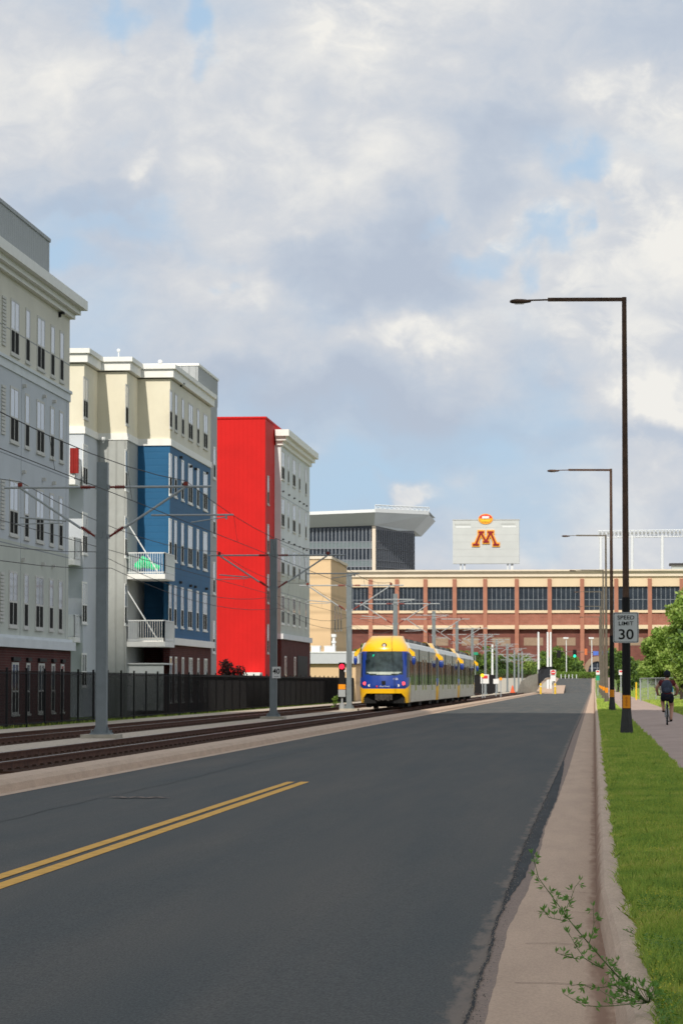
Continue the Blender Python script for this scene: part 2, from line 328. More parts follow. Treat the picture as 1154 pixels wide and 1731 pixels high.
# ground under everything (far land)
gm = MB(); gy = [-500,-60,470,500,520,690,760,1500,4000]
gx = [-3000,-60,-20.2,-17.9,4.3,60,3000]
for Y in gy:
    for x in gx: gm.v.append((x, Y, gz(Y)-.09 if -20.3 < x < 4.4 else gz(Y)-.05))
for a in range(len(gy)-1):
    for i in range(len(gx)-1): q = a*len(gx)+i; gm.f.append((q,q+1,q+len(gx)+1,q+len(gx))); gm.m.append(1 if a >= 5 else 0)
struct(build(gm, 'ground', [M['lawn'], mat('grey_dirt', (.34,.32,.29), .95)]))
strip('road', [(-8.62,-.012),(-8.35,0),(-4.5,.03),(-.62,0)], M['asphalt'], fine, lambda i,Y: w1(Y) if i == 3 else 0)
strip('asphalt_edge', [(-.63,.003),(-.46,.004)], M['edge'], fine, lambda i,Y: w1(Y) if i == 0 else w2(Y), kind='structure')
strip('tar_seam', [(-.629,.010),(-.613,.010)], M['patch'], fine, lambda i,Y: w1(Y)+(.003*math.sin(Y*17.7)+.002*math.sin(Y*37) if i else .003*math.sin(Y*21)))
def tar2(i, Y):
    if i == 0: return w1(Y)+.001
    f_ = ip(Y, [(20.5,0),(24,.55),(29,.8),(40,.9),(52,.5),(60,.1)])
    return (w1(Y)-.0)*(1-f_)+(w2(Y)+.155)*f_+.004*math.sin(Y*7.1)
strip('asphalt_patch', [(-.618,.007),(-.612,.007)], M['asphalt2'], [y for y in fine if 20.4 < y < 60], tar2)
strip('gutter', [(-.46,.005),(-.25,.006),(.02,-.012)], M['concrete'], fine, lambda i,Y: w2(Y) if i == 0 else (ko(Y) if i == 2 else 0))
strip('kerb', [(.005,-.02),(.02,.05),(.042,.115),(.07,.145),(.18,.15),(.26,.148)], M['kerb'], fine, lambda i,Y: ko(Y)+(.004*math.sin(Y*.5) if i > 1 else 0))
mj = MB()
for i in range(60):
    Y = 11.2+i*2.25+.2*math.sin(i*2.); mj.v += []
    if Y > 24: break
    mj.quad((-.43,Y,.0095),(-.25,Y,.0125),(-.25,Y+.014,.0125),(-.43,Y+.014,.0095)); mj.quad((-.25,Y,.0125),(.0,Y+.01,-.004),(.0,Y+.024,-.004),(-.25,Y+.014,.0125))
struct(build(mj, 'gutter_joints', mat('gutter_joint_brown', (.19,.13,.095), .95)))  # darker brown lines across the gutter at its joints
strip('verge_soil', [(.20,.153),(.6,.165),(1.39,.158),(1.45,.13)], M['soil'], fine, lambda i,Y: ko(Y)+.012*math.sin(Y*3.7)+.008*math.sin(Y*9) if i == 0 else 0)
strip('bike_path', [(1.40,.15),(2.7,.175),(4.06,.15)], M['path'])
strip('right_lawn', [(4.0,.13),(6,.22),(9,.5),(60,.6)], M['lawn'])
strip('left_gutter', [(-8.36,.004),(-8.66,-.01)], M['kerb'])
strip('left_kerb', [(-8.64,-.03),(-8.68,.10),(-8.76,.165),(-9.22,.17),(-9.25,-.05)], M['kerb'], wav=lambda i,Y: .01*math.sin(Y*.8))
strip('track_ballast', [(-9.22,.0),(-9.7,.02),(-12.75,.02),(-12.9,.05)], M['ballast'])
strip('track_ballast', [(-14.2,.05),(-14.4,.02),(-17.35,.02),(-17.5,.06)], M['ballast'])
strip('gravel_median', [(-12.8,.045),(-13,.10),(-14.1,.10),(-14.3,.045)], M['gravel'])
strip('gravel_shoulder', [(-17.4,.055),(-17.7,.12),(-19.7,.06),(-19.9,-.02)], M['gravel'])
strip('grass_margin', [(-19.8,-.02),(-20.0,.03),(-21.6,.02)], M['soil'])
# loose crumbs of stone along the broken asphalt edge
cmb = MB(); random.seed(9)
for i in range(1500):
    Y = 12+random.random()**1.6*30; X = -.62+w1(Y)+random.gauss(0,.012)+(.05 if random.random() < .12 else 0); r = random.uniform(.0015,.006); z = .012
    a = random.uniform(0,6.28); P_ = [(X+r*math.cos(a+k*2.1), Y+r*1.4*math.sin(a+k*2.1), z-.004) for k in range(3)]; q_ = (X, Y, z+r*.8)
    for k in range(3): cmb.quad(P_[k], P_[(k+1)%3], q_)
meta(build(cmb, 'loose_gravel', mat('stone_crumbs', (.05,.045,.04), .95, col2=(.42,.36,.31), vscale=60)), 'crumbs of stone along the broken asphalt edge by the gutter', 'gravel', kind='stuff')
# yellow centre lines
for a, b in ((-4.87,-4.74),(-4.655,-4.51)):
    strip('road_marking', [(a,.034),(b,.034)], M['yellowline'], [6+.5*i for i in range(81)], lambda i,Y: .002*math.sin(Y*1.3+i*2))
mb = MB(); pts = [(-4.4,.0)]
cy0 = 1.6*F/198
for k in range(26):
    px = 185+k*3.6; p = atY(px, 1100, 1); y = cy0+.18*math.sin(k*.7)
    X = p.x*y; w = .05+.05*abs(math.sin(k*.4)); mb.quad((X,y,.033),(X+.1*y/39,y,.033),(X+.1*y/39,y+w,.033),(X,y+w,.033))
struct(build(mb, 'road_crack', M['edge']))
for (xc, ya, yb, wd, mm_) in ((-6.75,24,120,.014,'asphalt2'),):
    q = MB(); y = ya
    while y < yb:
        f = lambda y: xc+.05*math.sin(y*.31+xc)+.02*math.sin(y*1.7)+.008*math.sin(y*6.); zc = .0345 if xc > -5 and xc < -3.5 else (.0175+(.015 if xc > -3.5 and xc < -2.5 else 0) if False else .034)
        zr = lambda x: (.03*(x+8.35)/3.85 if x < -4.5 else .03*(-.62-x)/3.88)+.005
        ww_ = wd*(.6+.5*abs(math.sin(y*2.3))); a, b = f(y), f(y+.4); q.quad((a,y,zr(a)),(a+ww_,y,zr(a+ww_)),(b+ww_,y+.4,zr(b+ww_)),(b,y+.4,zr(b))); y += .4
    struct(build(q, 'road_crack', M[mm_]))

# ------------------------------------------------------------------ railway tracks
def track(cx, y0, label):
    t = thing('railway_track', (cx, y0, 0), label, 'railway track', 'light rail tracks')
    for s in (-1, 1):
        x = cx+s*.7175; mb = MB()
        ys = [y0, 470, 500, 520, 690]
        for a, b in zip(ys, ys[1:]):
            za, zb = gz(a), gz(b)
            for (x0, z0, x1, z1) in ((-.07,.05,.07,.07),(-.012,.07,.012,.165)):
                k = len(mb.v); mb.v += [(x+x0,a,z0+za),(x+x1,a,z0+za),(x+x1,b,z0+zb),(x+x0,b,z0+zb),(x+x0,a,z1+za),(x+x1,a,z1+za),(x+x1,b,z1+zb),(x+x0,b,z1+zb)]
                for q in ((0,3,2,1),(4,5,6,7),(0,1,5,4),(1,2,6,5),(2,3,7,6),(3,0,4,7)): mb.f.append(tuple(k+i for i in q)); mb.m.append(0)
            k = len(mb.v); mb.v += [(x-.036,a,.165+za),(x+.036,a,.165+za),(x+.036,b,.165+zb),(x-.036,b,.165+zb),(x-.036,a,.2+za),(x+.036,a,.2+za),(x+.036,b,.2+zb),(x-.036,b,.2+zb)]
            for q, m_ in (((0,3,2,1),0),((4,5,6,7),1),((0,1,5,4),0),((1,2,6,5),0),((2,3,7,6),0),((3,0,4,7),0)): mb.f.append(tuple(k+i for i in q)); mb.m.append(m_)
        build(mb, 'rail', [M['rail'], M['railtop']], t)
    tb = MB().box(-1.25,-.13,0,1.25,.13,.055); tb.box(-.86,-.06,.055,-.79,.06,.085).box(.79,-.06,.055,.86,.06,.085).box(-.64,-.06,.055,-.57,.06,.085).box(.57,-.06,.055,.64,.06,.085)
    t0 = build(tb, 'tie', M['tie'], t, loc=(cx, y0+.4, .005), local=True)
    st = MB()
    for i in range(1, 520):
        if i < 100: c = t0.copy(); COL.objects.link(c); c.parent = t; c.location.y = .4+i*.76
        else:
            Y = y0+.4+i*.76; st.box(cx-1.25, Y-.13, 0, cx+1.25, Y+.13, .06)
    o = build(st, 'tie', M['tie'], t); o['kind'] = 'stuff'
track(-11.2, 50, 'near light rail track beside the road kerb, rusty rails on brown ties')
track(-15.8, 68, 'far light rail track next to the black picket fence')

# ------------------------------------------------------------------ street lamps
def make_lamp():
    Y = 81.6; X = XY(1058, Y)
    t = thing('street_lamp', (X, Y, .13), 'nearest tall street lamp, brown steel with black sleeve, holding the speed limit sign', 'street lamp', 'street lamps along the grass verge')
    b = MB().tube((X,Y,.10),(X,Y,.16),.20,.19,8,phase=.5).tube((X,Y,.16),(X,Y,.88),.205,.135,8,phase=.5); build(b, 'base', M['darkbase'], t)
    b = MB().tube((X,Y,.88),(X,Y,4.0),.126,.110,12); build(b, 'sleeve', M['black'], t, smooth=False)
    zt = atY(1054, 502, Y).z
    b = MB().tube((X,Y,4.0),(X,Y,zt),.092,.066,12); build(b, 'pole', M['rust'], t)
    b = MB().bar((X+.065,Y,zt-.065),(X-2.15,Y,zt-.045),.05); b.bar((X-2.15,Y,zt-.05),(X-2.7,Y,zt-.06),.022); build(b, 'arm', M['rust'], t)
    h = MB()
    prof = [(-2.62,.03,.03),(-2.70,.08,.055),(-2.85,.12,.075),(-3.05,.13,.08),(-3.17,.10,.06),(-3.22,.03,.03)]
    rings = []
    for (x, wy, hz) in prof:
        k = len(h.v); rings.append(k)
        for j in range(10):
            a = 2*math.pi*j/10; zz = math.sin(a)*hz*(1 if math.sin(a) > 0 else .7); h.v.append((X+x, Y+math.cos(a)*wy, zt-.095+zz))
    for a, b_ in zip(rings, rings[1:]):
        for j in range(10): h.f.append((a+j, a+(j+1)%10, b_+(j+1)%10, b_+j)); h.m.append(0)
    hd = build(h, 'lamp_head', M['rust'], t, smooth=True)
    build(MB().box(X-3.08,Y-.07,zt-.162,X-2.82,Y+.07,zt-.15), 'lens', M['headlamp'], hd)
    tg = MB()
    for i in range(7):   # curved reflective plate wrapped on the camera side
        a0 = -math.pi/2-.95+i*1.9/7; a1 = a0+1.9/7; r = .134
        tg.quad((X+r*math.cos(a0),Y+r*math.sin(a0),.90),(X+r*math.cos(a1),Y+r*math.sin(a1),.90),(X+r*math.cos(a1),Y+r*math.sin(a1),1.26),(X+r*math.cos(a0),Y+r*math.sin(a0),1.26))
    tag_ = build(tg, 'number_tag', M['orange'], t)
    for i in range(3):
        q = MB(); z = .99+i*.095
        for j in range(10):
            a = 2*math.pi*j/10; a2 = 2*math.pi*(j+1)/10
            P = lambda a, r: (X+r*math.cos(a)*.7, Y-.139, z+r*math.sin(a))
            q.quad(P(a,.022), P(a2,.022), P(a2,.038), P(a,.038))
        build(q, 'numeral', M['orangedk'], tag_)
    return t
lamp = make_lamp()
lamp_lab = ['second street lamp from the front on the verge, slim and dark', 'third street lamp from the front along the verge, brown pole', 'fourth street lamp from the front, its arm against the stadium cornice',
 'fifth street lamp from the front, arm crossing the stadium windows', 'sixth street lamp from the front, arm low across stadium windows', 'farthest street lamp at the end of the verge row']
for i, lb in enumerate(lamp_lab):
    c = copy_tree(lamp); c.location.y += 65.8*(i+1)*1.0; c['label'] = lb
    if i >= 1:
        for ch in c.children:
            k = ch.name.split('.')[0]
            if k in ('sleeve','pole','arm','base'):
                ch.data = ch.data.copy(); ch.data.materials[0] = M['sunlit']  # farther lamps get the paler, painted-in sunlit tone
# speed limit sign
def speed_sign():
    Y = 81.6-.14; p0 = atY(1036, 1087, Y); p1 = atY(1079, 1035, Y); cx = (p0.x+p1.x)/2; w = (p1.x-p0.x)/2; z0, z1 = p0.z, p1.z; cz = (z0+z1)/2; h = (z1-z0)/2
    t = thing('speed_limit_sign', (cx, Y, cz), 'white speed limit 30 sign on the nearest street lamp', 'road sign')
    def rr(w, h, r):
        out = []
        for (sx, sz, a0) in ((1,1,0),(-1,1,90),(-1,-1,180),(1,-1,270)):
            for k in range(5): a = R(a0+k*22.5); out.append((cx+sx*(w-r)+r*math.cos(a), 0, cz+sz*(h-r)+r*math.sin(a)))
        return out
    P = rr(w, h, .05); pl = build(MB().prism([(p[0], Y, p[2]) for p in P], (0, .012, 0)), 'panel', M['signwhite'], t)
    ring = MB(); A = rr(w-.018, h-.018, .042); B = rr(w-.032, h-.032, .034)
    for i in range(len(A)): j = (i+1) % len(A); ring.quad((A[i][0],Y-.004,A[i][2]),(A[j][0],Y-.004,A[j][2]),(B[j][0],Y-.004,B[j][2]),(B[i][0],Y-.004,B[i][2]))
    build(ring, 'border', M['black'], t)
    text('SPEED', .158, M['black'], (cx, Y-.004, z1-.155), t, ext=.002, sx=1.12, bold=.0012)
    text('LIMIT', .158, M['black'], (cx, Y-.004, z1-.318), t, ext=.002, sx=1.12, bold=.0012)
    text('30', .40, M['black'], (cx, Y-.004, z0+.225), t, ext=.002, sx=1.12, bold=.005)
    build(MB().box(cx-.03, Y+.012, cz-.3, cx+.03, Y+.04, cz+.3), 'bracket', M['galv'], t)
speed_sign()

# ------------------------------------------------------------------ overhead line poles
PX = -13.42
def make_ocs():
    Y = 78.6; z0 = .2; X = PX
    t = thing('overhead_line_pole', (X, Y, .1), '', 'railway pole', 'overhead line poles between the tracks')
    mb = MB(); w = .13
    mb.box(X-.145,Y-.145,z0+.04,X-.125,Y+.145,7.66).box(X+.125,Y-.145,z0+.04,X+.145,Y+.145,7.66).box(X-.125,Y-.012,z0+.04,X+.125,Y+.012,7.66)
    mb.box(X-.125,Y-.135,z0+.04,X+.125,Y-.11,7.66)
    mb.box(X-.03,Y-.15,5.6,X+.03,Y-.136,5.75).box(X-.02,Y-.15,1.4,X+.02,Y-.136,1.5)
    build(mb, 'post', M['galv'], t)
    b = MB().box(X-.28,Y-.28,z0,X+.28,Y+.28,z0+.04)
    for sx in (-1,1):
        for sy in (-1,1): b.tube((X+sx*.23,Y+sy*.23,z0+.04),(X+sx*.23,Y+sy*.23,z0+.12),.025,n=6)
    for sx in (-1,1): b.prism([(X+sx*.146,Y-.01,z0+.04),(X+sx*.26,Y-.01,z0+.04),(X+sx*.146,Y-.01,z0+.26)],(0,.02,0))
    build(b, 'base_plate', M['galv'], t)
    build(MB().box(X-.5,Y-.5,0,X+.5,Y+.5,z0), 'footing', M['greyconc'], t)
    ARM = 6.98; ST = 5.62
    for s in (-1, 1):
        L = 3.0 if s > 0 else 2.75
        c = MB(); c.tube((X+s*.62,Y,ARM),(X+s*L,Y,ARM),.034); c.tube((X+s*.6,Y,ST+.23),(X+s*2.28,Y,ARM-.02),.034)
        if s > 0: c.tube((X+1.35,Y,6.2),(X+3.62,Y,6.2),.026); c.tube((X+3.42,Y,6.14),(X+2.45,Y,6.0),.016); c.tube((X+3.42,Y,6.2),(X+3.42,Y,6.08),.03)
        else: c.tube((X-1.0,Y,6.05),(X-2.3,Y,6.16),.026); c.tube((X-1.1,Y,6.0),(X-2.45,Y,5.97),.016)
        
        c.box(X+s*.146,Y-.06,ARM-.06,X+s*.2,Y+.06,ARM+.06).box(X+s*.146,Y-.06,ST-.06,X+s*.2,Y+.06,ST+.06)
        cc = build(c, 'cantilever', M['galv_l'], t)
        i_ = MB(); i_.tube((X+s*.2,Y,ARM),(X+s*.35,Y,ARM),.028); d = Vector((s*1.68,0,1.13)).normalized(); a = Vector((X+s*.2,Y,ST)); 
        for k in range(6): i_.tube((X+s*(.35+k*.045),Y,ARM),(X+s*(.37+k*.045),Y,ARM),.055)
        i_.tube((X+s*.35,Y,ARM),(X+s*.62,Y,ARM),.03); build(i_, 'insulator', M['insul'], cc)
        i2 = MB().tube(a, a+d*.47, .03)
        for k in range(6): i2.tube(a+d*(.18+k*.045), a+d*(.20+k*.045), .055)
        build(i2, 'insulator', M['insul'], cc)
        build(MB().tube((X+s*2.3,Y,ARM+.03),(X+s*2.3,Y,ARM+.13),.065).tube((X+s*2.3,Y-.06,ARM+.08),(X+s*2.3,Y+.06,ARM+.08),.06), 'insulator', M['insul'], cc)
    return t
ocs = make_ocs(); ocs_Y = [78.6]
labs = ['nearest overhead line pole, thick grey post left of the blue wall', 'second overhead line pole, in front of the red facade, with the 40 sign', 'third overhead line pole, just left of the train cab',
 'fourth overhead line pole, rising behind the yellow train roof', 'fifth overhead line pole, above the first joint of the train', 'sixth overhead line pole, above the second joint of the train',
 'seventh overhead line pole, just behind the rear of the train', 'eighth overhead line pole, beside the yellow signal beyond the train', 'ninth overhead line pole, close to the tall white pole beyond the train',
 'tenth overhead line pole in the receding row', 'eleventh overhead line pole in the receding row', 'twelfth overhead line pole in the receding row', 'last overhead line pole in the receding row, smallest']
ocs['label'] = labs[0]
for i, px in enumerate([462,590,668,733,772,798,820,839,857,869,876,882]):
    Y = YX(px, PX); c = copy_tree(ocs); c.location.y = Y; c.location.z += gz(Y); c['label'] = labs[i+1]; ocs_Y.append(Y)
# wires
def wires(cx, label, side):
    t = thing('overhead_wire', (cx, 78.6, 6), label, 'overhead wire', 'overhead wires above the tracks')
    ys = [38.6] + ocs_Y; ms = MB(); cn = MB()
    for a, b in zip(ys, ys[1:]):
        P = []
        for k in range(9):
            u = k/8; P.append((cx, a+(b-a)*u, 7.14-.75*4*u*(1-u)*.62+gz(a+(b-a)*u)))
        ms.line(P, .011, 4); cn.tube((cx-side*.12,a,5.97+gz(a)),(cx-side*.12,b,5.97+gz(b)),.010,n=4)
        for k in (2,4,6): build(MB().tube(P[k], (cx-side*.12, P[k][1], 5.97+gz(P[k][1])), .005, n=4), 'dropper', M['wire'], t)
    build(ms, 'messenger_wire', M['wire'], t); build(cn, 'contact_wire', M['wire'], t)
wires(PX+2.3, 'overhead wires hanging above the near track and the train', -1)
wires(PX-2.3, 'overhead wires hanging above the far track beside the fence', 1)
fw = thing('feeder_cable', (PX, 78.6, 7), 'thin dark feeder cables strung along the pole row', 'cable')
for (dx, z, sag) in ((-.2, 5.2, .5), (.25, 4.75, .45)):
    m_ = MB(); ys = [38.6]+ocs_Y
    for a, b in zip(ys, ys[1:]): m_.line([(PX+dx, a+(b-a)*k/8, z-sag*4*(k/8)*(1-k/8)+gz(a)) for k in range(9)], .009, 4)
    build(m_, 'cable', M['wire'], fw)
# the "40" plate on the second pole
p = atY(467, 1137, ocs_Y[1]-.2)
t = thing('speed_plate', (p.x, p.y, p.z), 'small white plate reading 40 on the second overhead line pole', 'sign')
build(MB().box(p.x-.18,p.y,p.z-.24,p.x+.18,p.y+.015,p.z+.24), 'panel', M['signwhite2'], t); text('40', .30, M['black'], (p.x, p.y-.004, p.z+.04), t, ext=.002, bold=.006)
build(MB().box(p.x-.1,p.y-.004,p.z-.18,p.x+.1,p.y-.001,p.z-.165), 'underline', M['black'], t)
build(MB().box(p.x-.02,p.y+.015,p.z-.05,p.x+.02,p.y+.055,p.z+.05), 'bracket', M['galv'], t)

# ------------------------------------------------------------------ picket fence
FX = -20.1
t = thing('picket_fence', (FX, 90, 0), 'long black steel picket fence between the tracks and the apartment buildings', 'fence')
n = 48; sp = 3.46; fy0 = 91.5
pm = MB().box(-.035,-.035,-.1,.035,.035,2.12).prism([(-.04,-.04,2.12),(.04,-.04,2.12),(.04,.04,2.12),(-.04,.04,2.12)],(0,0,.02))
pp = build(pm, 'post', M['pickets'], t, loc=(FX, fy0, 0), local=True)
q = MB(); q.box(-.018,.036,.15,.018,sp-.036,.185).box(-.018,.036,1.93,.018,sp-.036,1.965)
k = 1
while k*.112 < sp-.06: q.box(-.0065,k*.112-.0065,.05,.0065,k*.112+.0065,2.04); k += 1
qq = build(q, 'picket_panel', M['pickets'], t, loc=(FX, fy0, 0), local=True)
for i in range(1, n+1):
    c = pp.copy(); COL.objects.link(c); c.parent = t; c.location.y += sp*i
    if i < n: c = qq.copy(); COL.objects.link(c); c.parent = t; c.location.y += sp*i

# ------------------------------------------------------------------ windows
WIN = {}
def window(root, X, Y, ztop, w, h, face, style='blind', cols=1, frame='frame', label=None):
    """face 'x': looks to +X (towards the road); 'y': looks to -Y (towards the camera)"""
    key = (round(w,2), round(h,2), style, cols, frame)
    if key in WIN and len(WIN[key]): src = WIN[key][0]; o = src.copy(); COL.objects.link(o); kids = [c for c in src.children]
    else:
        fr = MB(); a = .085
        fr.box(-w/2-a,-.03,-h-a,-w/2,0,a).box(w/2,-.03,-h-a,w/2+a,0,a).box(-w/2,-.03,0,w/2,0,a).box(-w/2-a*1.6,-.07,-h-a*1.9,w/2+a*1.6,0,-h-a).box(-w/2,-.03,-h-a,w/2,0,-h)
        hs = h*.44
        fr.box(-w/2,-.027,-h+hs-.035,w/2,-.004,-h+hs+.035)
        for k in range(1, cols): x = -w/2+w*k/cols; fr.box(x-.04,-.026,-h,x+.04,-.004,0)
        o = build(fr, 'window', M[frame], None); kids = []
        up = build(MB().box(-w/2,-.019,-h+hs,w/2,-.006,0), 'pane', M['blind' if style == 'blind' else 'clearglass'], o)
        lo = build(MB().box(-w/2,-.020,-h,w/2,-.006,-h+hs), 'pane', M['screen'], o)
        WIN[key] = [o]
        kids = None
    if kids:
        for c in kids: d = c.copy(); COL.objects.link(d); d.parent = o
    o.parent = root; o.location = Vector((X, Y, ztop)) - ORG[root.name]; o.rotation_euler = (0, 0, math.pi/2 if face == 'x' else 0)
    return o
def lamp_fix(root, X, Y, z):
    b = build(MB().box(X,Y-.06,z-.08,X+.1,Y+.06,z+.08).box(X+.03,Y-.14,z+.05,X+.24,Y+.14,z+.12), 'wall_lamp', M['black'], root); return b
def cornice(root, x0, y0, x1, y1, z, steps=((0,.2,.2),(.2,.22,.4),(.42,.4,.65)), m='white', name='cornice'):
    """steps (dz, height, overhang) round the corner (x1,y0)-(x1,y1)"""
    b = MB()
    for dz, h, ov in steps: b.box(x0, y0-ov, z+dz, x1+ov, y1+ov, z+dz+h-.001)
    return build(b, name, M[m], root)

# ------------------------------------------------------------------ building 1 (nearest, left edge)
X1 = -22; Y1 = YX(115, X1)
b1 = thing('apartment_building', (X1, Y1, 0), 'nearest apartment block at the left edge, cream top floor over grey, deep cornice', 'building', 'apartment buildings behind the fence')
yA = 98
build(MB().box(-34, yA, 13.85, X1, Y1, 17.0), 'wall', M['cream_shade'], b1)
build(MB().box(-34, yA, 7.0, X1, Y1, 13.45), 'wall', M['grey'], b1)
build(MB().box(-34, yA, 3.35, X1, Y1, 7.0), 'wall', M['ggrey'], b1)
build(MB().box(-34, yA, 13.45, X1+.05, Y1+.05, 13.85).box(-34, yA, 13.78, X1+.11, Y1+.11, 13.9), 'band', M['lgrey'], b1)
build(MB().box(-34, yA, 2.95, X1+.28, Y1+.28, 3.3).box(-34, yA, 3.3, X1+.16, Y1+.16, 3.42), 'band', M['lgrey'], b1)
build(MB().box(-34, yA, -.4, X1+.1, Y1+.1, 2.95), 'brick_base', M['brick'], b1)
cornice(b1, -34, yA, X1, Y1, 16.98, m='white')
build(MB().box(-33, 97, 17.7, -23, 121.0, 20.35).box(-33.1,96.9,20.35,-22.95,121.06,20.5), 'penthouse', M['metal_clad'], b1)
c1 = [(12,30,2),(38,48,1),(57,74,2),(81,90,1),(97,105,1)]
for (a, b, n_) in c1:
    ya, yb = YX(a, X1), YX(b, X1); yc = (ya+yb)/2; w = round(max(yb-ya-.25, .5), 1)
    w = 1.45 if n_ == 2 else .72
    for ri, zt in enumerate((16.15,12.8,9.25,5.78)): window(b1, X1, yc, zt, w, 1.95, 'x', 'blind' if ri < 3 else 'clear', n_, 'frame')
    window(b1, X1+.1, yc, 2.3, w*.75, 1.8, 'x', 'clear', n_, 'frame')
    build(MB().box(X1+.1, yc-w*.5, 2.44, X1+.2, yc+w*.5, 2.58), 'lintel', M['black'], b1)
for zt in (16.15,12.8,9.25,5.78):       # louvred shutter panel at the left edge
    yc = YX(2, X1); sm = MB()
    for k in range(14): sm.box(X1, yc-.35, zt-1.9+k*.135, X1+.05, yc+.35, zt-1.9+k*.135+.1)
    build(sm, 'shutter', M['frame'], b1)
for z_ in (10.2, 6.85, 15.0):
    build(MB().box(X1, yA, z_, X1+.004, Y1, z_+.035), 'control_joint', M['mull'], b1)
for px in (33.5, 110): build(MB().box(X1, YX(px,X1), 3.45, X1+.005, YX(px,X1)+.03, 13.4), 'control_joint', M['mull'], b1)
lamp_fix(b1, X1, YX(96, X1), atX(94, 529, X1).z)
for z_ in (13.05, 9.7, 6.3):
    for px in (36, 70, 87): build(MB().box(X1, YX(px,X1)-.1, z_, X1+.14, YX(px,X1)+.1, z_+.13), 'vent', M['frame'], b1)

# ------------------------------------------------------------------ building 2 (cream/blue stepped block)
b2 = thing('apartment_building', (-22, 149.6, 0), 'stepped apartment block with cream top floor, blue corner and white balconies', 'building', 'apartment buildings behind the fence')
XA, XB, XC = -25.2, -23.7, -22.0; YA, YB, YC = 142.0, 146.0, 149.6; YE = YX(355, XC)
zb = 14.35; zw = 14.0
def stepped(z0, z1, m3, m1='grey', name='wall'):
    build(MB().box(-40, YA, z0, XA, YE, z1), name, M[m1], b2)
for z0, z1, ms in ((zb, 17.5, ('cream','cream','cream')), (3.95, zw, ('grey','batten','blue'))):
    build(MB().box(-40, YA, z0, XA, YE-.1, z1), 'wall', M[ms[0]], b2)
    build(MB().box(XA, YB, z0, XB, YE-.1, z1), 'wall', M[ms[1]], b2)
    if z0 > 10: build(MB().box(XB, YC, z0, XC, YE, z1), 'wall', M[ms[2]], b2)
    else:   # lower storeys step back behind the balconies
        build(MB().box(XB, YC, 6.95, XC, YE, z1), 'wall', M[ms[2]], b2)
        build(MB().box(XB, YC+2.4, z0, XC-.3, YE-.2, 6.95), 'wall', M[ms[2]], b2); build(MB().box(XC-.3, YC, z0, XC, YE, 6.95), 'wall', M[ms[2]], b2)
build(MB().box(XB+.003, YC+.5, zb+.01, XC+.004, YE+.004, 17.49), 'wall', M['cream_shade'], b2)  # road side of the top floor, shade painted as greyer cream
build(MB().box(-40, YA, -.4, XA, YE, 3.95), 'wall', M['grey'], b2); build(MB().box(XA, YB, -.4, XB, YE, 3.95), 'wall', M['batten'], b2)
build(MB().box(XA+.002, YB-.03, -.4, XB+.03, YB+.2, 14.0), 'corner_wall', M['batten'], b2)
build(MB().box(XB, YC+2.4, -.4, XC-.3, YE-.1, 3.6), 'brick_base', M['brick'], b2); build(MB().box(XC-.3, YC-.05, -.4, XC+.05, YE+.05, 3.6), 'brick_base', M['brick'], b2)
build(MB().box(XB+.01, YC+.05, 3.61, XC-.31, YC+2.39, 3.9), 'loggia_floor', M['white'], b2)
bd = MB()
for (x0, y0, x1) in ((-40,YA,XA),(XA,YB,XB),(XB,YC,XC)):
    bd.box(x0, y0-.07, zw+.001, x1+.07, YE+.07, zb)
build(bd, 'band', M['white'], b2)
build(MB().box(XB+.05, YC-.2, 3.6, XC+.25, YE+.2, 3.96), 'band', M['white'], b2)
for k, (x0, y0, x1) in enumerate(((-40,YA,XA),(XA-.5,YB,XB),(XB-.5,YC,XC))):
    b = MB(); e = .003*k
    b.box(x0, y0-.2, 17.56+e, x1+.2, YE+.2, 18.0+e).box(x0, y0-.32, 18.0+e, x1+.32, YE+.32, 18.24+e); build(b, 'cornice', M['white'], b2)
for z0, z1 in ((17.5,19.45),):
    tw = build(MB().box(-28, 161, 17.9, -22.1, 169.6, 19.45), 'penthouse', M['metal_clad'], b2); build(MB().box(-28.05,160.95,19.45,-22.04,169.65,19.58), 'coping', M['white'], b2)
build(MB().box(-28, YE, -.4, -22.1, YX(366,-22.1), 17.9), 'stair_tower', M['metal_clad'], b2)
rows2 = (16.85, 13.5, 10.1, 6.65)
for (a, b, n_) in ((284.5,289,1),(293,298,1),(305,309.5,1),(316,324.6,2),(331,335.5,1),(342,349.5,2)):
    yc = (YX(a, XC)+YX(b, XC))/2; w = 1.55 if n_ == 2 else .78
    for ri, zt in enumerate(rows2):
        window(b2, XC+(.006 if ri == 0 else 0), yc, zt, w, 1.85 if ri == 0 else 2.0, 'x', 'blind' if ri < 3 else 'clear', n_, 'white' if ri else 'frame')
    window(b2, XC+.05, yc, 2.9, w*.7, 2.2, 'x', 'clear', n_, 'white')
for zt in rows2:
    window(b2, XA, YX(142, XA), zt-.1, 1.2, 1.9, 'x', 'blind', 2, 'frame' if zt > 15 else 'white')
    window(b2, XB, YX(213.5, XB)-.25, zt-.1, .8, 1.9, 'x', 'blind', 1, 'frame' if zt > 15 else 'white')
    window(b2, -22.1, YX(361, -22.1), zt-1.5, .8, 1.7, 'x', 'blind', 1, 'white')
window(b2, XA, YX(142, XA), 3.0, 1.2, 1.5, 'x', 'clear', 2, 'white')
lamp_fix(b2, XC, YX(303, XC), atX(303, 650, XC).z)
for px, z_ in ((303,13.6),(320,13.4),(328,13.4),(347,13.5),(303,6.9),(320,6.85),(328,6.85),(347,6.9)): build(MB().box(XC, YX(px,XC)-.12, z_, XC+.14, YX(px,XC)+.12, z_+.13), 'vent', M['darkbase'], b2)
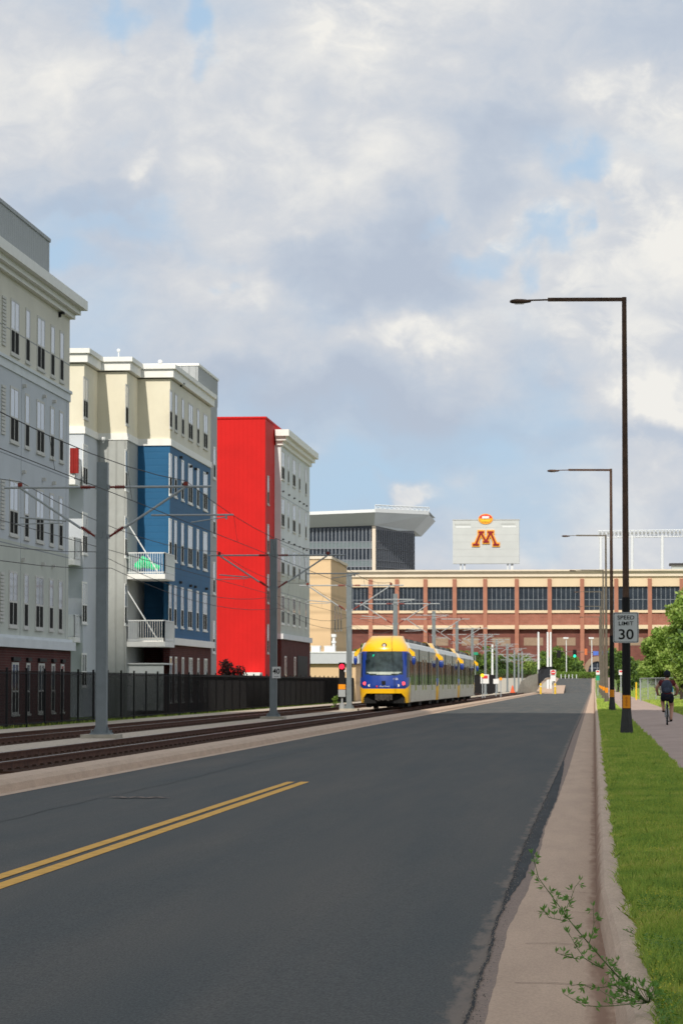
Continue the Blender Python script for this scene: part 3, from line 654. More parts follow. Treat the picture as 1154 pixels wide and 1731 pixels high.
def balcony(root, x0, y0, x1, y1, z, rod=True, solid=False):
    bl = build(MB().box(x0, y0, z, x1, y1, z+.26), 'balcony', M['white'], root)
    r = MB(); zt = z+1.33; zl = z+.34
    for (a, b) in (((x0+.03,y0+.03),(x1-.03,y0+.03)), ((x1-.03,y0+.03),(x1-.03,y1)), ((x0+.03,y0+.03),(x0+.03,y1))):
        for zz in (zl, zt): r.bar((a[0],a[1],zz),(b[0],b[1],zz),.028)
        L = math.dist(a, b); nn = max(2, int(L/.115))
        for k in range(nn+1):
            u = k/nn; x = a[0]+(b[0]-a[0])*u; y = a[1]+(b[1]-a[1])*u; w = .03 if k in (0, nn) else .012; r.box(x-w, y-w, z+.26, x+w, y+w, zt)
    build(r, 'railing', M['whitep'], bl)
    if solid: build(MB().box(x0+.02, y0-.012, z+.3, x1-.02, y0-.0, zt-.05), 'panel', M['whitep'], bl)
    if rod: build(MB().tube((x0-.02, y0+.12, zt+1.6), (x1-.35, y0+.1, z+.3), .034), 'tie_rod', M['whitep'], bl)
    return bl
for z in (6.9, 3.45): balcony(b2, XB+.0, 146.1+.0, -21.72, 149.55, z)
for z in (11.35, 7.4, 3.6): balcony(b2, -27.6, 140.3, -25.32, 141.98, z, rod=False, solid=True)
build(MB().box(-23.7,146.5,2.55,-21.8,149.5,2.62).box(-23.7,146.6,.2,-21.85,146.66,2.5), 'canopy', M['whitep'], b2)
a_ = MB(); p = atY(190, 585, 150); a_.tube((p.x,152,18.2),(p.x,152,19.3),.03); a_.ball((p.x,152,19.3),.1); build(a_, 'roof_antenna', M['whitep'], b2)
for px in (154, 266): p = atY(px, 604, 150); build(MB().tube((p.x,151,18.2),(p.x,151,18.5),.07).ball((p.x,151,18.55),.13), 'roof_vent', M['whitep'], b2)
g_ = atY(176, 742, 145.9); build(MB().tube((g_.x,145.6,g_.z-.2),(g_.x,145.9,g_.z),.04).ball((g_.x,145.6,g_.z),.14), 'globe_light', M['whitep'], b2)
tw_ = MB(); p0 = atY(118, 800, 140.2); p1 = atY(133, 757, 140.2)
for k in range(8):
    u0, u1 = k/8, (k+1)/8; x0 = p0.x+(p1.x-p0.x)*u0; x1 = p0.x+(p1.x-p0.x)*u1; y0 = 140.2+.05*math.sin(k*1.7); y1 = 140.2+.05*math.sin((k+1)*1.7); tw_.quad((x0,y0,p0.z),(x1,y1,p0.z),(x1,y1,p1.z),(x0,y0,p1.z)); tw_.quad((x0,y0+.04,p0.z),(x1,y1+.04,p0.z),(x1,y1+.04,p1.z),(x0,y0+.04,p1.z))
o = build(tw_, 'towel', M['towel'], None, loc=(p0.x,140.2,p0.z)); meta(o, 'red towel hung over the uppermost white balcony near the first building', 'towel')
gt = MB(); pg = atY(245, 950, 147.5)
for (dx, dz, r) in ((-.32,-.05,.24),(-.1,.1,.30),(.15,-.02,.24),(.42,-.12,.2),(.62,-.16,.15),(-.12,.3,.14)): gt.ball((pg.x+dx,147.5,pg.z-.12+dz), r, 10, (1.1,.7,.85), .16)
o = build(gt, 'tarpaulin', M['tarp'], None, loc=(pg.x,147.5,7.2)); meta(o, 'bright green tarpaulin bundle on the upper balcony of the blue corner', 'tarpaulin')

# ------------------------------------------------------------------ building 3 (red tower + light grey block)
YR = YX(448, -22.0); Y3 = YX(462, -22.0)
b3 = thing('apartment_building', (-22, YR, 0), 'apartment block with bright red ribbed end wall and pale grey wing', 'building', 'apartment buildings behind the fence')
build(MB().box(-27.5, YR, 2.0, -22, Y3+6, 19.45), 'red_wall', M['red'], b3)
build(MB().box(-27.56, YR-.06, 19.45, -21.94, Y3+6, 19.58), 'coping', M['red'], b3)
build(MB().box(-27.5, YR-.05, -.4, -21.95, Y3, 1.35), 'brick_base', M['brick'], b3); build(MB().box(-27.5, YR-.12, 1.35, -21.88, Y3, 2.0), 'brick_base', M['brick'], b3)
build(MB().box(-27.5, YR-.16, 1.2, -21.84, Y3, 1.42), 'band', M['greyconc'], b3)
XG = -21.56; YG0 = YX(473, XG); YG1 = YX(523, XG); YG0 = 199.4
build(MB().box(-30, YG0, 9.3, XG, YG1, 18.1), 'wall', M['lgrey'], b3); build(MB().box(-30, YG0, 5.0, XG, YG1, 9.3), 'wall', M['ggrey'], b3)
build(MB().box(-30, YG0-.05, -.4, XG+.05, YG1+.05, 4.65), 'brick_base', M['brick'], b3); build(MB().box(-30, YG0-.2, 4.65, XG+.2, YG1+.2, 5.02), 'band', M['lgrey'], b3)
cb = MB()
for dz, h, ov in ((0,.3,.15),(.3,.3,.38),(.6,.45,.62)): cb.box(-21.9, YG0-ov, 18.1+dz, XG+ov, YG1+ov, 18.1+dz+h-.001)
build(cb, 'cornice', M['white'], b3)
build(MB().box(-27, YR+6.5, 18.0, -22.3, YG1, 19.1), 'parapet', M['lgrey'], b3)
for (a, b, n_) in ((475,480,2),(484,489.5,1),(494,498.6,2),(504,507,1),(515,518,1)):
    yc = (YX(a, XG)+YX(b, XG))/2; w = 1.7 if n_ == 2 else .8
    for ri, zb_ in enumerate((15.8,12.5,9.15,5.75)): window(b3, XG, yc, zb_+1.9, w, 1.85, 'x', 'lg' if ri == 3 else 'blind', n_, 'white' if ri == 3 else 'frame')
for zz in (14.3, 11.0, 7.6, 4.2): window(b3, -22, YR+1.6, zz+1.3, .8, 1.8, 'x', 'blind', 1, 'frame')
for px in (481, 497): window(b3, XG+.05, YX(px, XG), 3.4, .9, 2.6, 'x', 'clear', 1, 'white')
build(MB().box(XG+.05, YX(501,XG), 2.0, XG+.09, YX(518,XG), 3.6), 'garage_opening', M['black'], b3)
for px in (477,487,496,505,512,517):
    for z_ in (14.9, 11.55): build(MB().box(XG, YX(px,XG)-.12, z_, XG+.12, YX(px,XG)+.12, z_+.1), 'vent', M['darkbase'], b3)
p0 = atY(412, 1190, YR-1.2); p1 = atY(439, 1137, YR-1.2)
for z_ in (15.3, 12.0, 8.6): build(MB().box(XG, YG0, z_-.75, XG+.004, YG1, z_-.71), 'control_joint', M['mull'], b3)
e = MB().box(p0.x, YR-1.3, -.2, p0.x+.3, YR-1.0, p1.z-.2).box(p1.x-.3, YR-1.3, -.2, p1.x, YR-1.0, p1.z-.2).box(p0.x-.05, YR-1.4, p1.z-.2, p1.x+.05, YR-.06, p1.z)
po = build(e, 'entrance_porch', M['whitep'], b3); build(MB().box(p0.x+.35, YR-.13, -.1, p1.x-.35, YR-.05, p1.z-.25), 'door', M['clearglass'], po)

# ------------------------------------------------------------------ tan building and low white building
YT = 262; a = XY(500, YT); b = XY(559, YT); zt = atY(540, 945, YT).z; YT2 = YX(586, b)
bt = thing('tan_office_building', (b, YT, 0), 'tan panelled block between the pale grey wing and the stadium', 'building')
build(MB().box(a-14, YT, -.5, b, YT2, zt), 'wall', M['tan'], bt); build(MB().box(a-14, YT-.1, zt, b+.1, YT2+.1, zt+.25), 'coping', M['stonecap'], bt)
for px in (566, 571, 576): window(bt, b, YX(px, b), atX(px, 1025, b).z, .8, 2.2, 'x', 'clear', 1, 'frame')
build(MB().box(b-4.0, YT-.03, 3, b-3.94, YT, zt-.1), 'panel_joint', M['mull'], bt)
YL = 243; a = XY(523, YL)-6; b = XY(607, YL)
bl = thing('low_flat_building', (b, YL, 0), 'low tan building with pale grey flat roof left of the train', 'building')
z1 = atY(560, 1122, YL).z; z2 = atY(560, 1104, YL).z
build(MB().box(a, YL, -.5, b-.3, YL+14, z1), 'wall', M['tan'], bl); build(MB().box(a-.3, YL-.35, z1, b, YL+14, z2), 'roof_fascia', M['pgrey'], bl); build(MB().box(a-.3, YL-.4, z2, b+.05, YL+14, z2+.12), 'coping', M['whitep'], bl)
for (c, d, y_) in ((526,540,1095),(548,565,1095)):
    q0 = atY(c, 1103, YL+3); q1 = atY(d, y_, YL+3); build(MB().box(q0.x, YL+3, z2+.1, q1.x, YL+4.2, q1.z+.1).box(q0.x-.05, YL+2.95, q1.z+.1, q1.x+.05, YL+4.25, q1.z+.16), 'rooftop_unit', M['whitep'], bl)
q0 = atY(564, 1074, YL+2); build(MB().tube((q0.x,YL+2,z2+.1),(q0.x,YL+2,q0.z-.1),.12).tube((q0.x,YL+2,q0.z-.15),(q0.x,YL+2,q0.z+.1),.22).tube((q0.x,YL+2,q0.z-.65),(q0.x,YL+2,q0.z-.5),.2), 'vent_pipe', M['whitep'], bl)

# ------------------------------------------------------------------ stadium
YSt = 745
def SX(px, Y=YSt): return XY(px, Y)
def SZ(py, Y=YSt): return atY(850, py, Y).z
x0, x1 = SX(560), SX(1290)
st = thing('stadium', (SX(900), YSt, 3), 'long brick and cream stone stadium with pilasters and dark window bands', 'stadium')
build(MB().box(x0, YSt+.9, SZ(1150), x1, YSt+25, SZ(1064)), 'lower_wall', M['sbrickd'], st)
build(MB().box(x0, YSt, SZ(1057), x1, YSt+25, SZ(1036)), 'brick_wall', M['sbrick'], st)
build(MB().box(x0, YSt-.35, SZ(1063.5), x1, YSt+25, SZ(1057)), 'stone_band', M['stone'], st); build(MB().box(x0, YSt-.35, SZ(1036.5), x1, YSt+25, SZ(1032)), 'stone_band', M['stone'], st)
build(MB().box(x0, YSt, SZ(992), x1, YSt+25, SZ(973)), 'frieze', M['stone'], st)
build(MB().box(x0, YSt-.5, SZ(975), x1, YSt+25, SZ(968.5)).box(x0, YSt-.9, SZ(968.5), x1, YSt+25, SZ(966)).box(x0, YSt-1.3, SZ(966), x1, YSt+25.3, SZ(963.5)), 'cornice', M['stonecap'], st)
build(MB().box(x0, YSt+.7, SZ(1032), x1, YSt+24, SZ(992)), 'glazing_core', M['black'], st)
pil = [579, 626.4, 671, 719, 768.4, 820, 873.5, 929, 984, 1041.7, 1098.5, 1152.5, 1207, 1262]
PILM = None
for i, px in enumerate(pil):
    cx = SX(px); w = .52
    if PILM is None:
        q = MB().box(-.52,-.55,SZ(1133),.52,1.2,SZ(979)); PILM = build(q, 'pilaster', M['pilaster'], st, loc=(cx, YSt, 0), local=True)
        ccap = build(MB().box(-.62,-.66,SZ(979),.62,0,SZ(977.3)).box(-.7,-.7,SZ(1143),.7,1.2,SZ(1131)), 'capital', M['stonecap'], PILM); ccap.location = (0,0,0)
    else: c = copy_tree(PILM, st); c.location.x = cx-ORG[st.name].x
    if i+1 < len(pil):
        a, b = cx+.54, SX(pil[i+1])-.54; n_ = 6; f = MB(); za, zb_ = SZ(1032), SZ(992)
        for k in range(n_+1): x = a+(b-a)*k/n_; f.box(x-.06, YSt+.5, za, x+.06, YSt+.6, zb_)
        zm = SZ(1014); f.box(a, YSt+.51, zm-.06, b, YSt+.59, zm+.06)
        wn = build(f, 'window', M['mull'], st, loc=((a+b)/2, YSt+.5, zm)); build(MB().box(a, YSt+.6, za, b, YSt+.68, zb_), 'pane', M['sglass'], wn)
        if i >= 3: build(MB().box(a+1.2, YSt+.82, SZ(1091.5), b-1.2, YSt+.895, SZ(1078)), 'stone_panel', mat('dull_stone_panel', (.30,.215,.15), .9), st)
# arch
ac = SX(1009); az = SZ(1136); ar = MB(); inn, out = 2.35, 3.5
for k in range(14):
    a0 = math.pi*k/14; a1 = math.pi*(k+1)/14; P = lambda r, a: (ac+r*math.cos(a), az+r*math.sin(a)*1.15)
    q = [P(inn,a0),P(out,a0),P(out,a1),P(inn,a1)]; ar.prism([(x, YSt+.3, z) for x, z in q], (0,.6,0))
arch = build(ar, 'entrance_arch', mat('dull_stone_panel', (.30,.215,.15), .9), st); build(MB().prism([(ac+inn*math.cos(math.pi*k/14), YSt+.80, az+inn*1.15*math.sin(math.pi*k/14)) for k in range(15)], (0,.09,0)), 'opening', M['sglass'], arch)
mm = MB()
for k in (-1.2,0,1.2): mm.box(ac+k-.06, YSt+.7, az, ac+k+.06, YSt+.79, az+2.1)
mm.box(ac-2.2, YSt+.705, az+.9, ac+2.2, YSt+.785, az+1.05); build(mm, 'mullion', M['mull'], arch)
build(MB().box(SX(668), YSt+15, SZ(965), SX(742), YSt+20, SZ(959)), 'roof_plant', mat('roof_plant_grey', (.2,.2,.19), .8), st)

# press tower
YG = 830
pt = thing('glass_tower', (XY(632,YG), YG, 3), 'glass walled tower with winged white roof behind the stadium', 'building')
def GP(px, py, Y): return atY(px, py, Y)
zlo = GP(600, 985, YG).z; zgl = GP(600, 893, YG).z
A = (XY(490,YG), YG); B = (XY(632,YG), YG); C = (XY(700, YG+26), YG+26); D = (XY(490,YG+40), YG+40)
build(MB().prism([(A[0],A[1],zlo),(B[0],B[1],zlo),(C[0],C[1],zlo),(C[0]-20,YG+45,zlo),(D[0],D[1],zlo)], (0,0,GP(600,889,YG).z-zlo)), 'glass_wall', M['sglass'], pt)
f = MB(); rows = [893, 916, 927, 947, 958, 975]
n_ = 22
for k in range(n_+1): x = A[0]+(B[0]-A[0])*k/n_; f.box(x-.13, YG-.35, zlo, x+.13, YG-.02, zgl)
for py in rows[1:]: z = GP(600,py,YG).z; f.box(A[0], YG-.30, z-.12, B[0], YG-.03, z+.12)
build(f, 'mullion_grid', M['mull'], pt)
sp_ = MB()
for (ya, yb) in ((916,927),(947,958)): sp_.box(A[0], YG-.2, GP(600,yb,YG).z, B[0]-.4, YG-.04, GP(600,ya,YG).z)
build(sp_, 'spandrel', mat('green_spandrel', (.16,.20,.21), .3), pt)
f = MB(); d = Vector((C[0]-B[0], C[1]-B[1], 0)); nrm = Vector((d.y, -d.x, 0)).normalized()
for k in range(19):
    q = Vector((B[0],B[1],0))+d*(k/18)+nrm*.12; f.tube((q.x,q.y,zlo),(q.x,q.y,GP(600,893,YG).z-.3), .09, n=4)
for py in rows[1:]: z = GP(600,py,YG).z; a = Vector((B[0],B[1],z))+nrm*.1; f.tube(a, a+d, .12, n=4)
build(f, 'mullion_grid', mat('dim_mullion', (.11,.12,.14), .6), pt)
build(MB().box(B[0]-.5, YG-.6, zlo, B[0]+.5, YG+.4, GP(600,889,YG).z), 'corner_column', M['stonecap'], pt)
rf = MB()
t1 = [GP(486,872,YG-5), GP(634,866,YG-5)]; bm = [GP(486,893,YG-.5), GP(632,888,YG-.5)]
R1 = GP(725,870,YG+20); R2 = GP(700,897,YG+24); R3 = GP(672,897,YG+14)
rf.quad(t1[0], bm[0], bm[1], t1[1])
far = Vector((0,35,0)); rf.quad(t1[0], t1[1], R1, R1+far, t1[0]+far)
rf.quad(bm[0]+far, R2+far, R2, R3, bm[1], bm[0])
build(rf, 'roof', M['fascia'], pt)
rs = MB(); rs.quad(t1[1], bm[1], R3, R2, R1); rs.quad(R1, R2, R2+far, R1+far); build(rs, 'roof_soffit', M['soffit'], pt)
ed = MB(); up = Vector((0,-.3,.9)); up0 = Vector((0,-.3,0)); ed.quad(t1[0]+up0, t1[1]+up0, t1[1]+up, t1[0]+up); ed.quad(t1[1]+up0, R1+up0, R1+up, t1[1]+up)
ed.quad(t1[0]+up, t1[1]+up, R1+up, R1+up+far, t1[0]+up+far); build(ed, 'roof_edge', M['wallwhite'], pt)
trs = MB(); n_ = 12; q0 = t1[1]+Vector((0,0,1.0)); q1 = R1+Vector((0,0,1.0)); H = Vector((0,0,1.1))
trs.tube(q0+H, q1+H, .16, n=4); trs.tube(q0, q1, .14, n=4)
for k in range(n_): a = q0+(q1-q0)*k/n_; b = q0+(q1-q0)*(k+1)/n_; trs.tube(a, b+H, .08, n=4); trs.tube(a+H, b, .08, n=4); trs.tube(a, a+H, .1, n=4)
trs.tube(q1, q1+H, .12, n=4)
build(trs, 'roof_truss', M['wallwhite'], pt)

# scoreboard
YB_ = 800
def BP(px, py, dy=0): return atY(px, py, YB_+dy)
s0, s1 = BP(765,953), BP(877,879)
sb = thing('scoreboard', ((s0.x+s1.x)/2, YB_, 10), 'pale grey scoreboard back with maroon and gold block letter M above the stadium', 'scoreboard')
build(MB().box(s0.x, YB_, s0.z, s1.x, YB_+2.5, s1.z), 'panel', M['board'], sb)
j = MB()
for k in range(1,6): z = s0.z+(s1.z-s0.z)*k/6; j.box(s0.x+.05, YB_-.02, z-.03, s1.x-.05, YB_-.001, z+.03)
j.box(s0.x-.1,YB_-.1,s1.z,s1.x+.1,YB_+2.6,s1.z+.25); build(j, 'trim', mat('board_trim', (.45,.46,.46), .7), sb)
for (c, d) in ((777,779.5),(783.5,786),(856.5,859),(863,867)): a = BP(c, 975); b = BP(d, 952); build(MB().box(a.x, YB_+.6, a.z-3, b.x, YB_+1.6, s0.z), 'leg', M['wallwhite'], sb)
def cp(x, y): return BP(740+x/7.21, 840+y/7.21)
def strokes(th, dep, mm_, name):
    L = [((480,430),(572,430)),((592,430),(688,430)),((412,582),(510,582)),((660,582),(755,582)),((538,547),(632,547)),((522,430),(460,582)),((522,430),(585,547)),((640,430),(585,547)),((640,430),(706,582))]
    if name == 'letter_core': L = [((492,430),(560,430)),((604,430),(676,430)),((424,582),(498,582)),((672,582),(743,582)),((550,547),(620,547))]+L[5:]
    q = MB()
    for i, (a, b) in enumerate(L):
        A_, B_ = cp(*a), cp(*b); d = (B_-A_).normalized(); nn = Vector((-d.z,0,d.x))*th; y = YB_-dep-.01*i
        if i >= 5: nn = Vector((th*1.05,0,0))
        q.prism([(p_.x, y, p_.z) for p_ in (A_-nn, B_-nn, B_+nn, A_+nn)], (0, dep, 0))
    return build(q, name, mm_, sb)
strokes(.60, .25, M['gold'], 'letter_outline'); strokes(.25, .45, M['maroon'], 'letter_core')
ec = cp(580, 262); em = MB(); em.prism([(ec.x+2.0*math.cos(a), YB_-.2, ec.z-.15+1.45*math.sin(a)) for a in [2*math.pi*k/24 for k in range(24)]], (0,1.2,0)); eb = build(em, 'emblem', M['gold'], sb)
build(MB().prism([(ec.x+1.75*math.cos(a), YB_-.3, ec.z+.12+.95*math.sin(a)) for a in [math.pi*k/16 for k in range(17)]], (0,.09,0)), 'emblem_top', M['signred'], eb)
build(MB().box(ec.x-.95, YB_-.4, ec.z-.05, ec.x+.95, YB_-.31, ec.z+.62), 'emblem_plate', M['signwhite2'], eb)
build(MB().prism([(ec.x-1.6,YB_-.34,ec.z-.3),(ec.x+1.6,YB_-.34,ec.z-.3),(ec.x+1.1,YB_-.34,ec.z-.95),(ec.x-1.1,YB_-.34,ec.z-.95)], (0,.1,0)), 'emblem_base', M['yellowpost'], eb)
for (c, d, y_) in ((205,400,335),(770,950,330)):
    a = cp(c, y_); b = cp(d, y_); q = MB(); k = a.x
    while k < b.x-.3: q.box(k, YB_-.05, a.z-.2, k+.34, YB_-.01, a.z+.22); k += .5
    build(q, 'faded_marks', mat('faded_mark_grey', (.42,.43,.42), .7), sb)
    q = MB().box(a.x+.3, YB_-.04, a.z-.95, b.x, YB_-.01, a.z-.55); build(q, 'pale_strip', M['wallwhite'], sb)

# stadium light truss
YQ = 820
lt = thing('stadium_light_truss', (XY(1068,YQ), YQ, 10), 'white steel post and truss frame above the stadium at the right', 'steel frame')
for px in (1015,1068,1119,1175,1230): a = atY(px, 985, YQ); b = atY(px, 905, YQ); build(MB().tube(a, b, .42, n=8), 'post', M['wallwhite'], lt)
tr = MB(); ta = atY(1011, 909, YQ); tb_ = atY(1240, 906, YQ); H = Vector((0,0,1.9)); n_ = 40
tr.tube(ta, tb_, .13, n=4); tr.tube(ta+H, tb_+H, .13, n=4)
for k in range(n_): a = ta+(tb_-ta)*k/n_; b = ta+(tb_-ta)*(k+1)/n_; tr.tube(a, b+H, .07, n=4); tr.tube(a+H, b, .07, n=4); tr.tube(a, a+H, .07, n=4)
build(tr, 'truss', M['wallwhite'], lt)
fl = MB()
for k in range(34): a = ta+(tb_-ta)*(k+.5)/34; fl.box(a.x-.3, YQ-.7, a.z+.9, a.x+.3, YQ-.15, a.z+1.5)
build(fl, 'floodlight_bank', mat('floodlight_grey', (.3,.31,.3), .5), lt)
gb = thing('rooftop_plant_shed', (XY(1150,YSt+10), YSt+10, 20), 'small dark grey shed on the stadium roof at the right edge', 'shed')
a = atY(1135, 966, YSt+10); b = atY(1175, 952, YSt+10); build(MB().box(a.x, YSt+10, a.z-1, b.x, YSt+14, b.z-.6), 'shed_wall', M['fascia'], gb); build(MB().box(a.x-.6, YSt+9.5, b.z-.6, b.x+.6, YSt+14.5, b.z), 'shed_roof', M['darkbase'], gb)

# ------------------------------------------------------------------ light rail train
TX = -11.2; TY = YX(648, TX); RZ = .2; CL = 28.8
def hw(z): 
    if z < .9: return 1.28+.045*(z-.35)/.55
    if z < 3.05: return 1.325
    t_ = min(1, (z-3.0)/.95); return 1.325-.50*t_**1.25
def S(t_, z):
    u = max(-1, min(1, t_)); w = hw(z)
    if z < 1.25: ly = .10*(1.25-z)
    elif z < 3.1: ly = .42*((z-1.25)/1.85)**1.3
    else: q = min(1, (z-3.1)/.86); ly = .42+1.9*(1-math.sqrt(max(0, 1-(q*.985)**2)))**1.0
    x = w*(1-(1-abs(u))**1.35) * (1 if u > 0 else -1) if False else w*math.sin(u*math.pi/2)**1 * (1 if True else 1)
    y = ly + .95*(1-math.cos(u*math.pi/2))
    if abs(t_) > 1: y += (abs(t_)-1)*2.6
    return Vector((x, y, z))
def surf(cond, name, m, parent, push=0., nt_=84, nz=72, tm=1.36, zlo=.35, zhi=3.955):
    mb = MB(); idx = {}
    def vid(i, j):
        if (i,j) not in idx:
            t_ = -tm+2*tm*i/nt_; z = zlo+(zhi-zlo)*j/nz; p = S(t_, z)
            if push:
                e = .02; a = S(min(tm,t_+e), z)-S(max(-tm,t_-e), z); b = S(t_, min(zhi,z+e))-S(t_, max(zlo,z-e)); nn = a.cross(b)
                if nn.length > 1e-9: p = p+nn.normalized()*push
            idx[(i,j)] = len(mb.v); mb.v.append(tuple(p))
        return idx[(i,j)]
    for i in range(nt_):
        for j in range(nz):
            t_ = -tm+2*tm*(i+.5)/nt_; z = zlo+(zhi-zlo)*(j+.5)/nz
            if cond(t_, z): mb.f.append((vid(i,j), vid(i+1,j), vid(i+1,j+1), vid(i,j+1))); mb.m.append(0)
    return build(mb, name, m, parent, smooth=True)
def blue_low(t_): return 1.09 + .30*max(0, abs(t_)-.62)**1.0*2
def c_shield(t_, z): return abs(t_) < .56-.03*(z-1.8) and 1.78+.10*(abs(t_)/.56)**2 < z < 3.08
def c_side(t_, z): return .70 < abs(t_) < 1.30 and 1.72 < z < 2.98
def c_void(t_, z): return z < .86-.50*max(0, abs(t_)-.50)*3 and abs(t_) < .66
def make_car():
    t = thing('light_rail_car', (0,0,RZ), '', 'tram car', 'coupled cars of the light rail train')
    for end in (0, 1):
        cab = bpy.data.objects.new('cab', None); COL.objects.link(cab); cab.parent = t; ORG[cab.name] = Vector((0,0,0)); ORG[t.name] = Vector((0,0,0))
        if end: cab.rotation_euler = (0,0,math.pi); cab.location = (0, CL, 0)
        surf(lambda a, z: z > 3.12-(.0 if abs(a) < .7 else (abs(a)-.7)*.35) , 'roof_cap', M['tyellow'], cab)
        surf(lambda a, z: blue_low(a) < z <= 3.12-(.0 if abs(a) < .7 else (abs(a)-.7)*.35) and not c_shield(a, z) and not c_side(a, z) and abs(a) < 1.2, 'mask', M['tblue'], cab)
        surf(c_shield, 'windshield', M['tshield'], cab, -.012)
        surf(c_side, 'side_window', M['tglass'], cab, -.012)
        surf(lambda a, z: (z <= blue_low(a) and not c_void(a, z)) and abs(a) < 1.36, 'bumper', M['tyellow'], cab)
        surf(lambda a, z: abs(a) >= 1.2 and blue_low(a) < z <= 2.98 and not c_side(a, z), 'cab_side', M['tgreen'], cab)
        build(MB().box(-1.15,.55,.32,1.15,.62,1.0), 'void_plate', M['under'], cab)
        build(MB().box(-.32,-.15,.45,.32,.5,.80).box(-.18,-.35,.5,.18,-.1,.74).tube((0,-.36,.62),(0,-.2,.62),.16).box(.30,.1,.5,.46,.5,.80).box(-.46,.1,.5,-.30,.5,.80), 'coupler', mat('coupler_steel', (.06,.052,.045), .6, metal=.3, var=.6, vscale=9), cab)
        for s in (-1, 1):
            p = S(s*.56, 1.38); l = build(MB().tube(p+Vector((s*.02,.06,0)), p+Vector((s*.015,-.035,0)), .095, n=14), 'tail_light', M['redlamp'], cab)
            p2 = S(s*.40, 1.27); build(MB().tube(p2+Vector((0,.04,0)), p2+Vector((0,-.012,0)), .07, n=12), 'headlight', M['headlamp'], cab)
            q = S(s*1.0, 3.05); mr = build(MB().prism([(s*1.30,.75,3.30),(s*1.62,.70,3.05),(s*1.64,.70,2.85),(s*1.48,.70,2.85),(s*1.34,.75,3.08)], (0,.22,0)), 'mirror_arm', M['tyellow'], cab)
            build(MB().ball((s*1.57,.80,2.62),.13,10,(.85,1,2.0)), 'mirror', M['tblue'], mr)
        p = S(0, 3.42); build(MB().tube(p+Vector((0,.1,-.0)), p+Vector((0,-.05,0)), .13, n=14), 'top_light_ring', M['under'], cab)
        build(MB().tube(p+Vector((0,.0,0)), p+Vector((0,-.062,0)), .085, n=12), 'top_light', M['headlamp'], cab)
        build(MB().box(-.10,-.035,1.32,.10,.1,1.52), 'camera_housing', M['under'], cab)
        build(MB().box(-.62,S(.35,2.9).y-.0,2.78,-.27,S(.35,2.9).y+.01-.06,2.93), 'route_display', M['greenled'], cab)
        d = surf(lambda a, z: abs(a) < .50 and 1.86+.1*(abs(a)/.5)**2 < z < 1.99, 'dashboard', M['dash'], cab, .0)
        qd = S(.70*.55/.55*.42, 1.62)
        text('1106', .15, M['signwhite2'], (.62, S(.33,1.62).y-.03, 1.62), cab, 'fleet_number', rot=(math.pi/2,0,R(14)), ext=.004)
        text('MetroTransit', .10, M['signwhite2'], (.06, S(.1,1.24).y-.02, 1.225), cab, 'fleet_lettering', ext=.004)
        build(MB().tube((-.36,S(.2,1.24).y+.02,1.225),(-.36,S(.2,1.24).y-.03,1.225),.05, n=10), 'logo_disc', M['signred'], cab)
    y0, y1 = 1.88, CL-1.88
    def sidepanel(z0, z1, name, m, ins=0):
        b_ = MB().box(-1.325+ins, y0, z0, 1.325-ins, y1, z1); return build(b_, name, m, t)
    low = MB(); low.box(-1.31,y0,.37,1.31,y1,1.30)
    for k in range(30):
        y = y0+.4+k*(y1-y0-.6)/30
        for s in (-1,1): low.box(s*1.305,y,.40,s*1.335,y+.72,1.27)
    build(low, 'lower_panels', M['tsilver'], t)
    mu = MB().box(-1.318,y0,1.30,1.318,y1,2.62); mu.mi = 1
    for k in range(22): y = y0+.2+k*(y1-y0-.5)/21; mu.box(-1.328,y-.05,1.302,1.328,y+.05,2.618)
    build(mu, 'window_band', [M['tglass'], M['under']], t)
    build(MB().box(-1.326,y0,2.62,1.326,y1,3.28), 'upper_panels', M['tgreen'], t)
    r = MB(); r.prism([(-1.326,y0,3.28),(1.326,y0,3.28),(1.20,y0,3.55),(.95,y0,3.64),(-.95,y0,3.64),(-1.20,y0,3.55)], (0,y1-y0,0)); build(r, 'roof', M['troof'], t)
    eq = MB()
    for (a, b_) in ((2.5,7.5),(9,13),(15.5,20),(21.5,26)): eq.box(-.8,a,3.645,.8,b_,3.86)
    build(eq, 'roof_equipment', mat('roof_equipment_grey', (.12,.12,.12), .7), t)
    for y in (6.2, 13.0, 15.8, 22.6):
        for s in (-1,1):
            dd = MB().box(s*1.325,y-.68,.45,s*1.345,y-.02,2.95).box(s*1.325,y+.02,.45,s*1.345,y+.68,2.95); o = build(dd, 'door', M['tsilver'], t)
            build(MB().box(s*1.345,y-.58,1.0,s*1.350,y-.12,2.75).box(s*1.345,y+.12,1.0,s*1.350,y+.58,2.75), 'pane', M['tglass'], o)
    for y in (9.6, 19.2): build(MB().box(-1.334,y-.35,.42,1.334,y+.35,3.3), 'articulation_bellows', M['under'], t)
    for y in (4.3, 14.4, 24.5):
        b_ = MB().box(-1.1,y-1.3,.12,1.1,y+1.3,.42); bg = build(b_, 'bogie', M['under'], t)
        for yy in (y-.9, y+.9):
            for s in (-1,1): build(MB().tube((s*.66,yy,.31),(s*.79,yy,.31),.31,n=18), 'wheel', M['rail'], bg)
    for y in (3.3,): build(MB().box(-1.0,.9,.10,-.72,1.2,.42).box(.72,.9,.10,1.0,1.2,.42), 'obstacle_guard', M['under'], t)
    return t
car = make_car(); car.location = (TX, TY, RZ)
car['label'] = 'front light rail car with yellow cab roof, blue mask and red tail lights'
for i, lb in enumerate(['middle light rail car of the train, between two yellow joints', 'rearmost light rail car of the train, farthest from the viewer']):
    c = copy_tree(car); c.location.y = TY+(CL+.15)*(i+1); c['label'] = lb

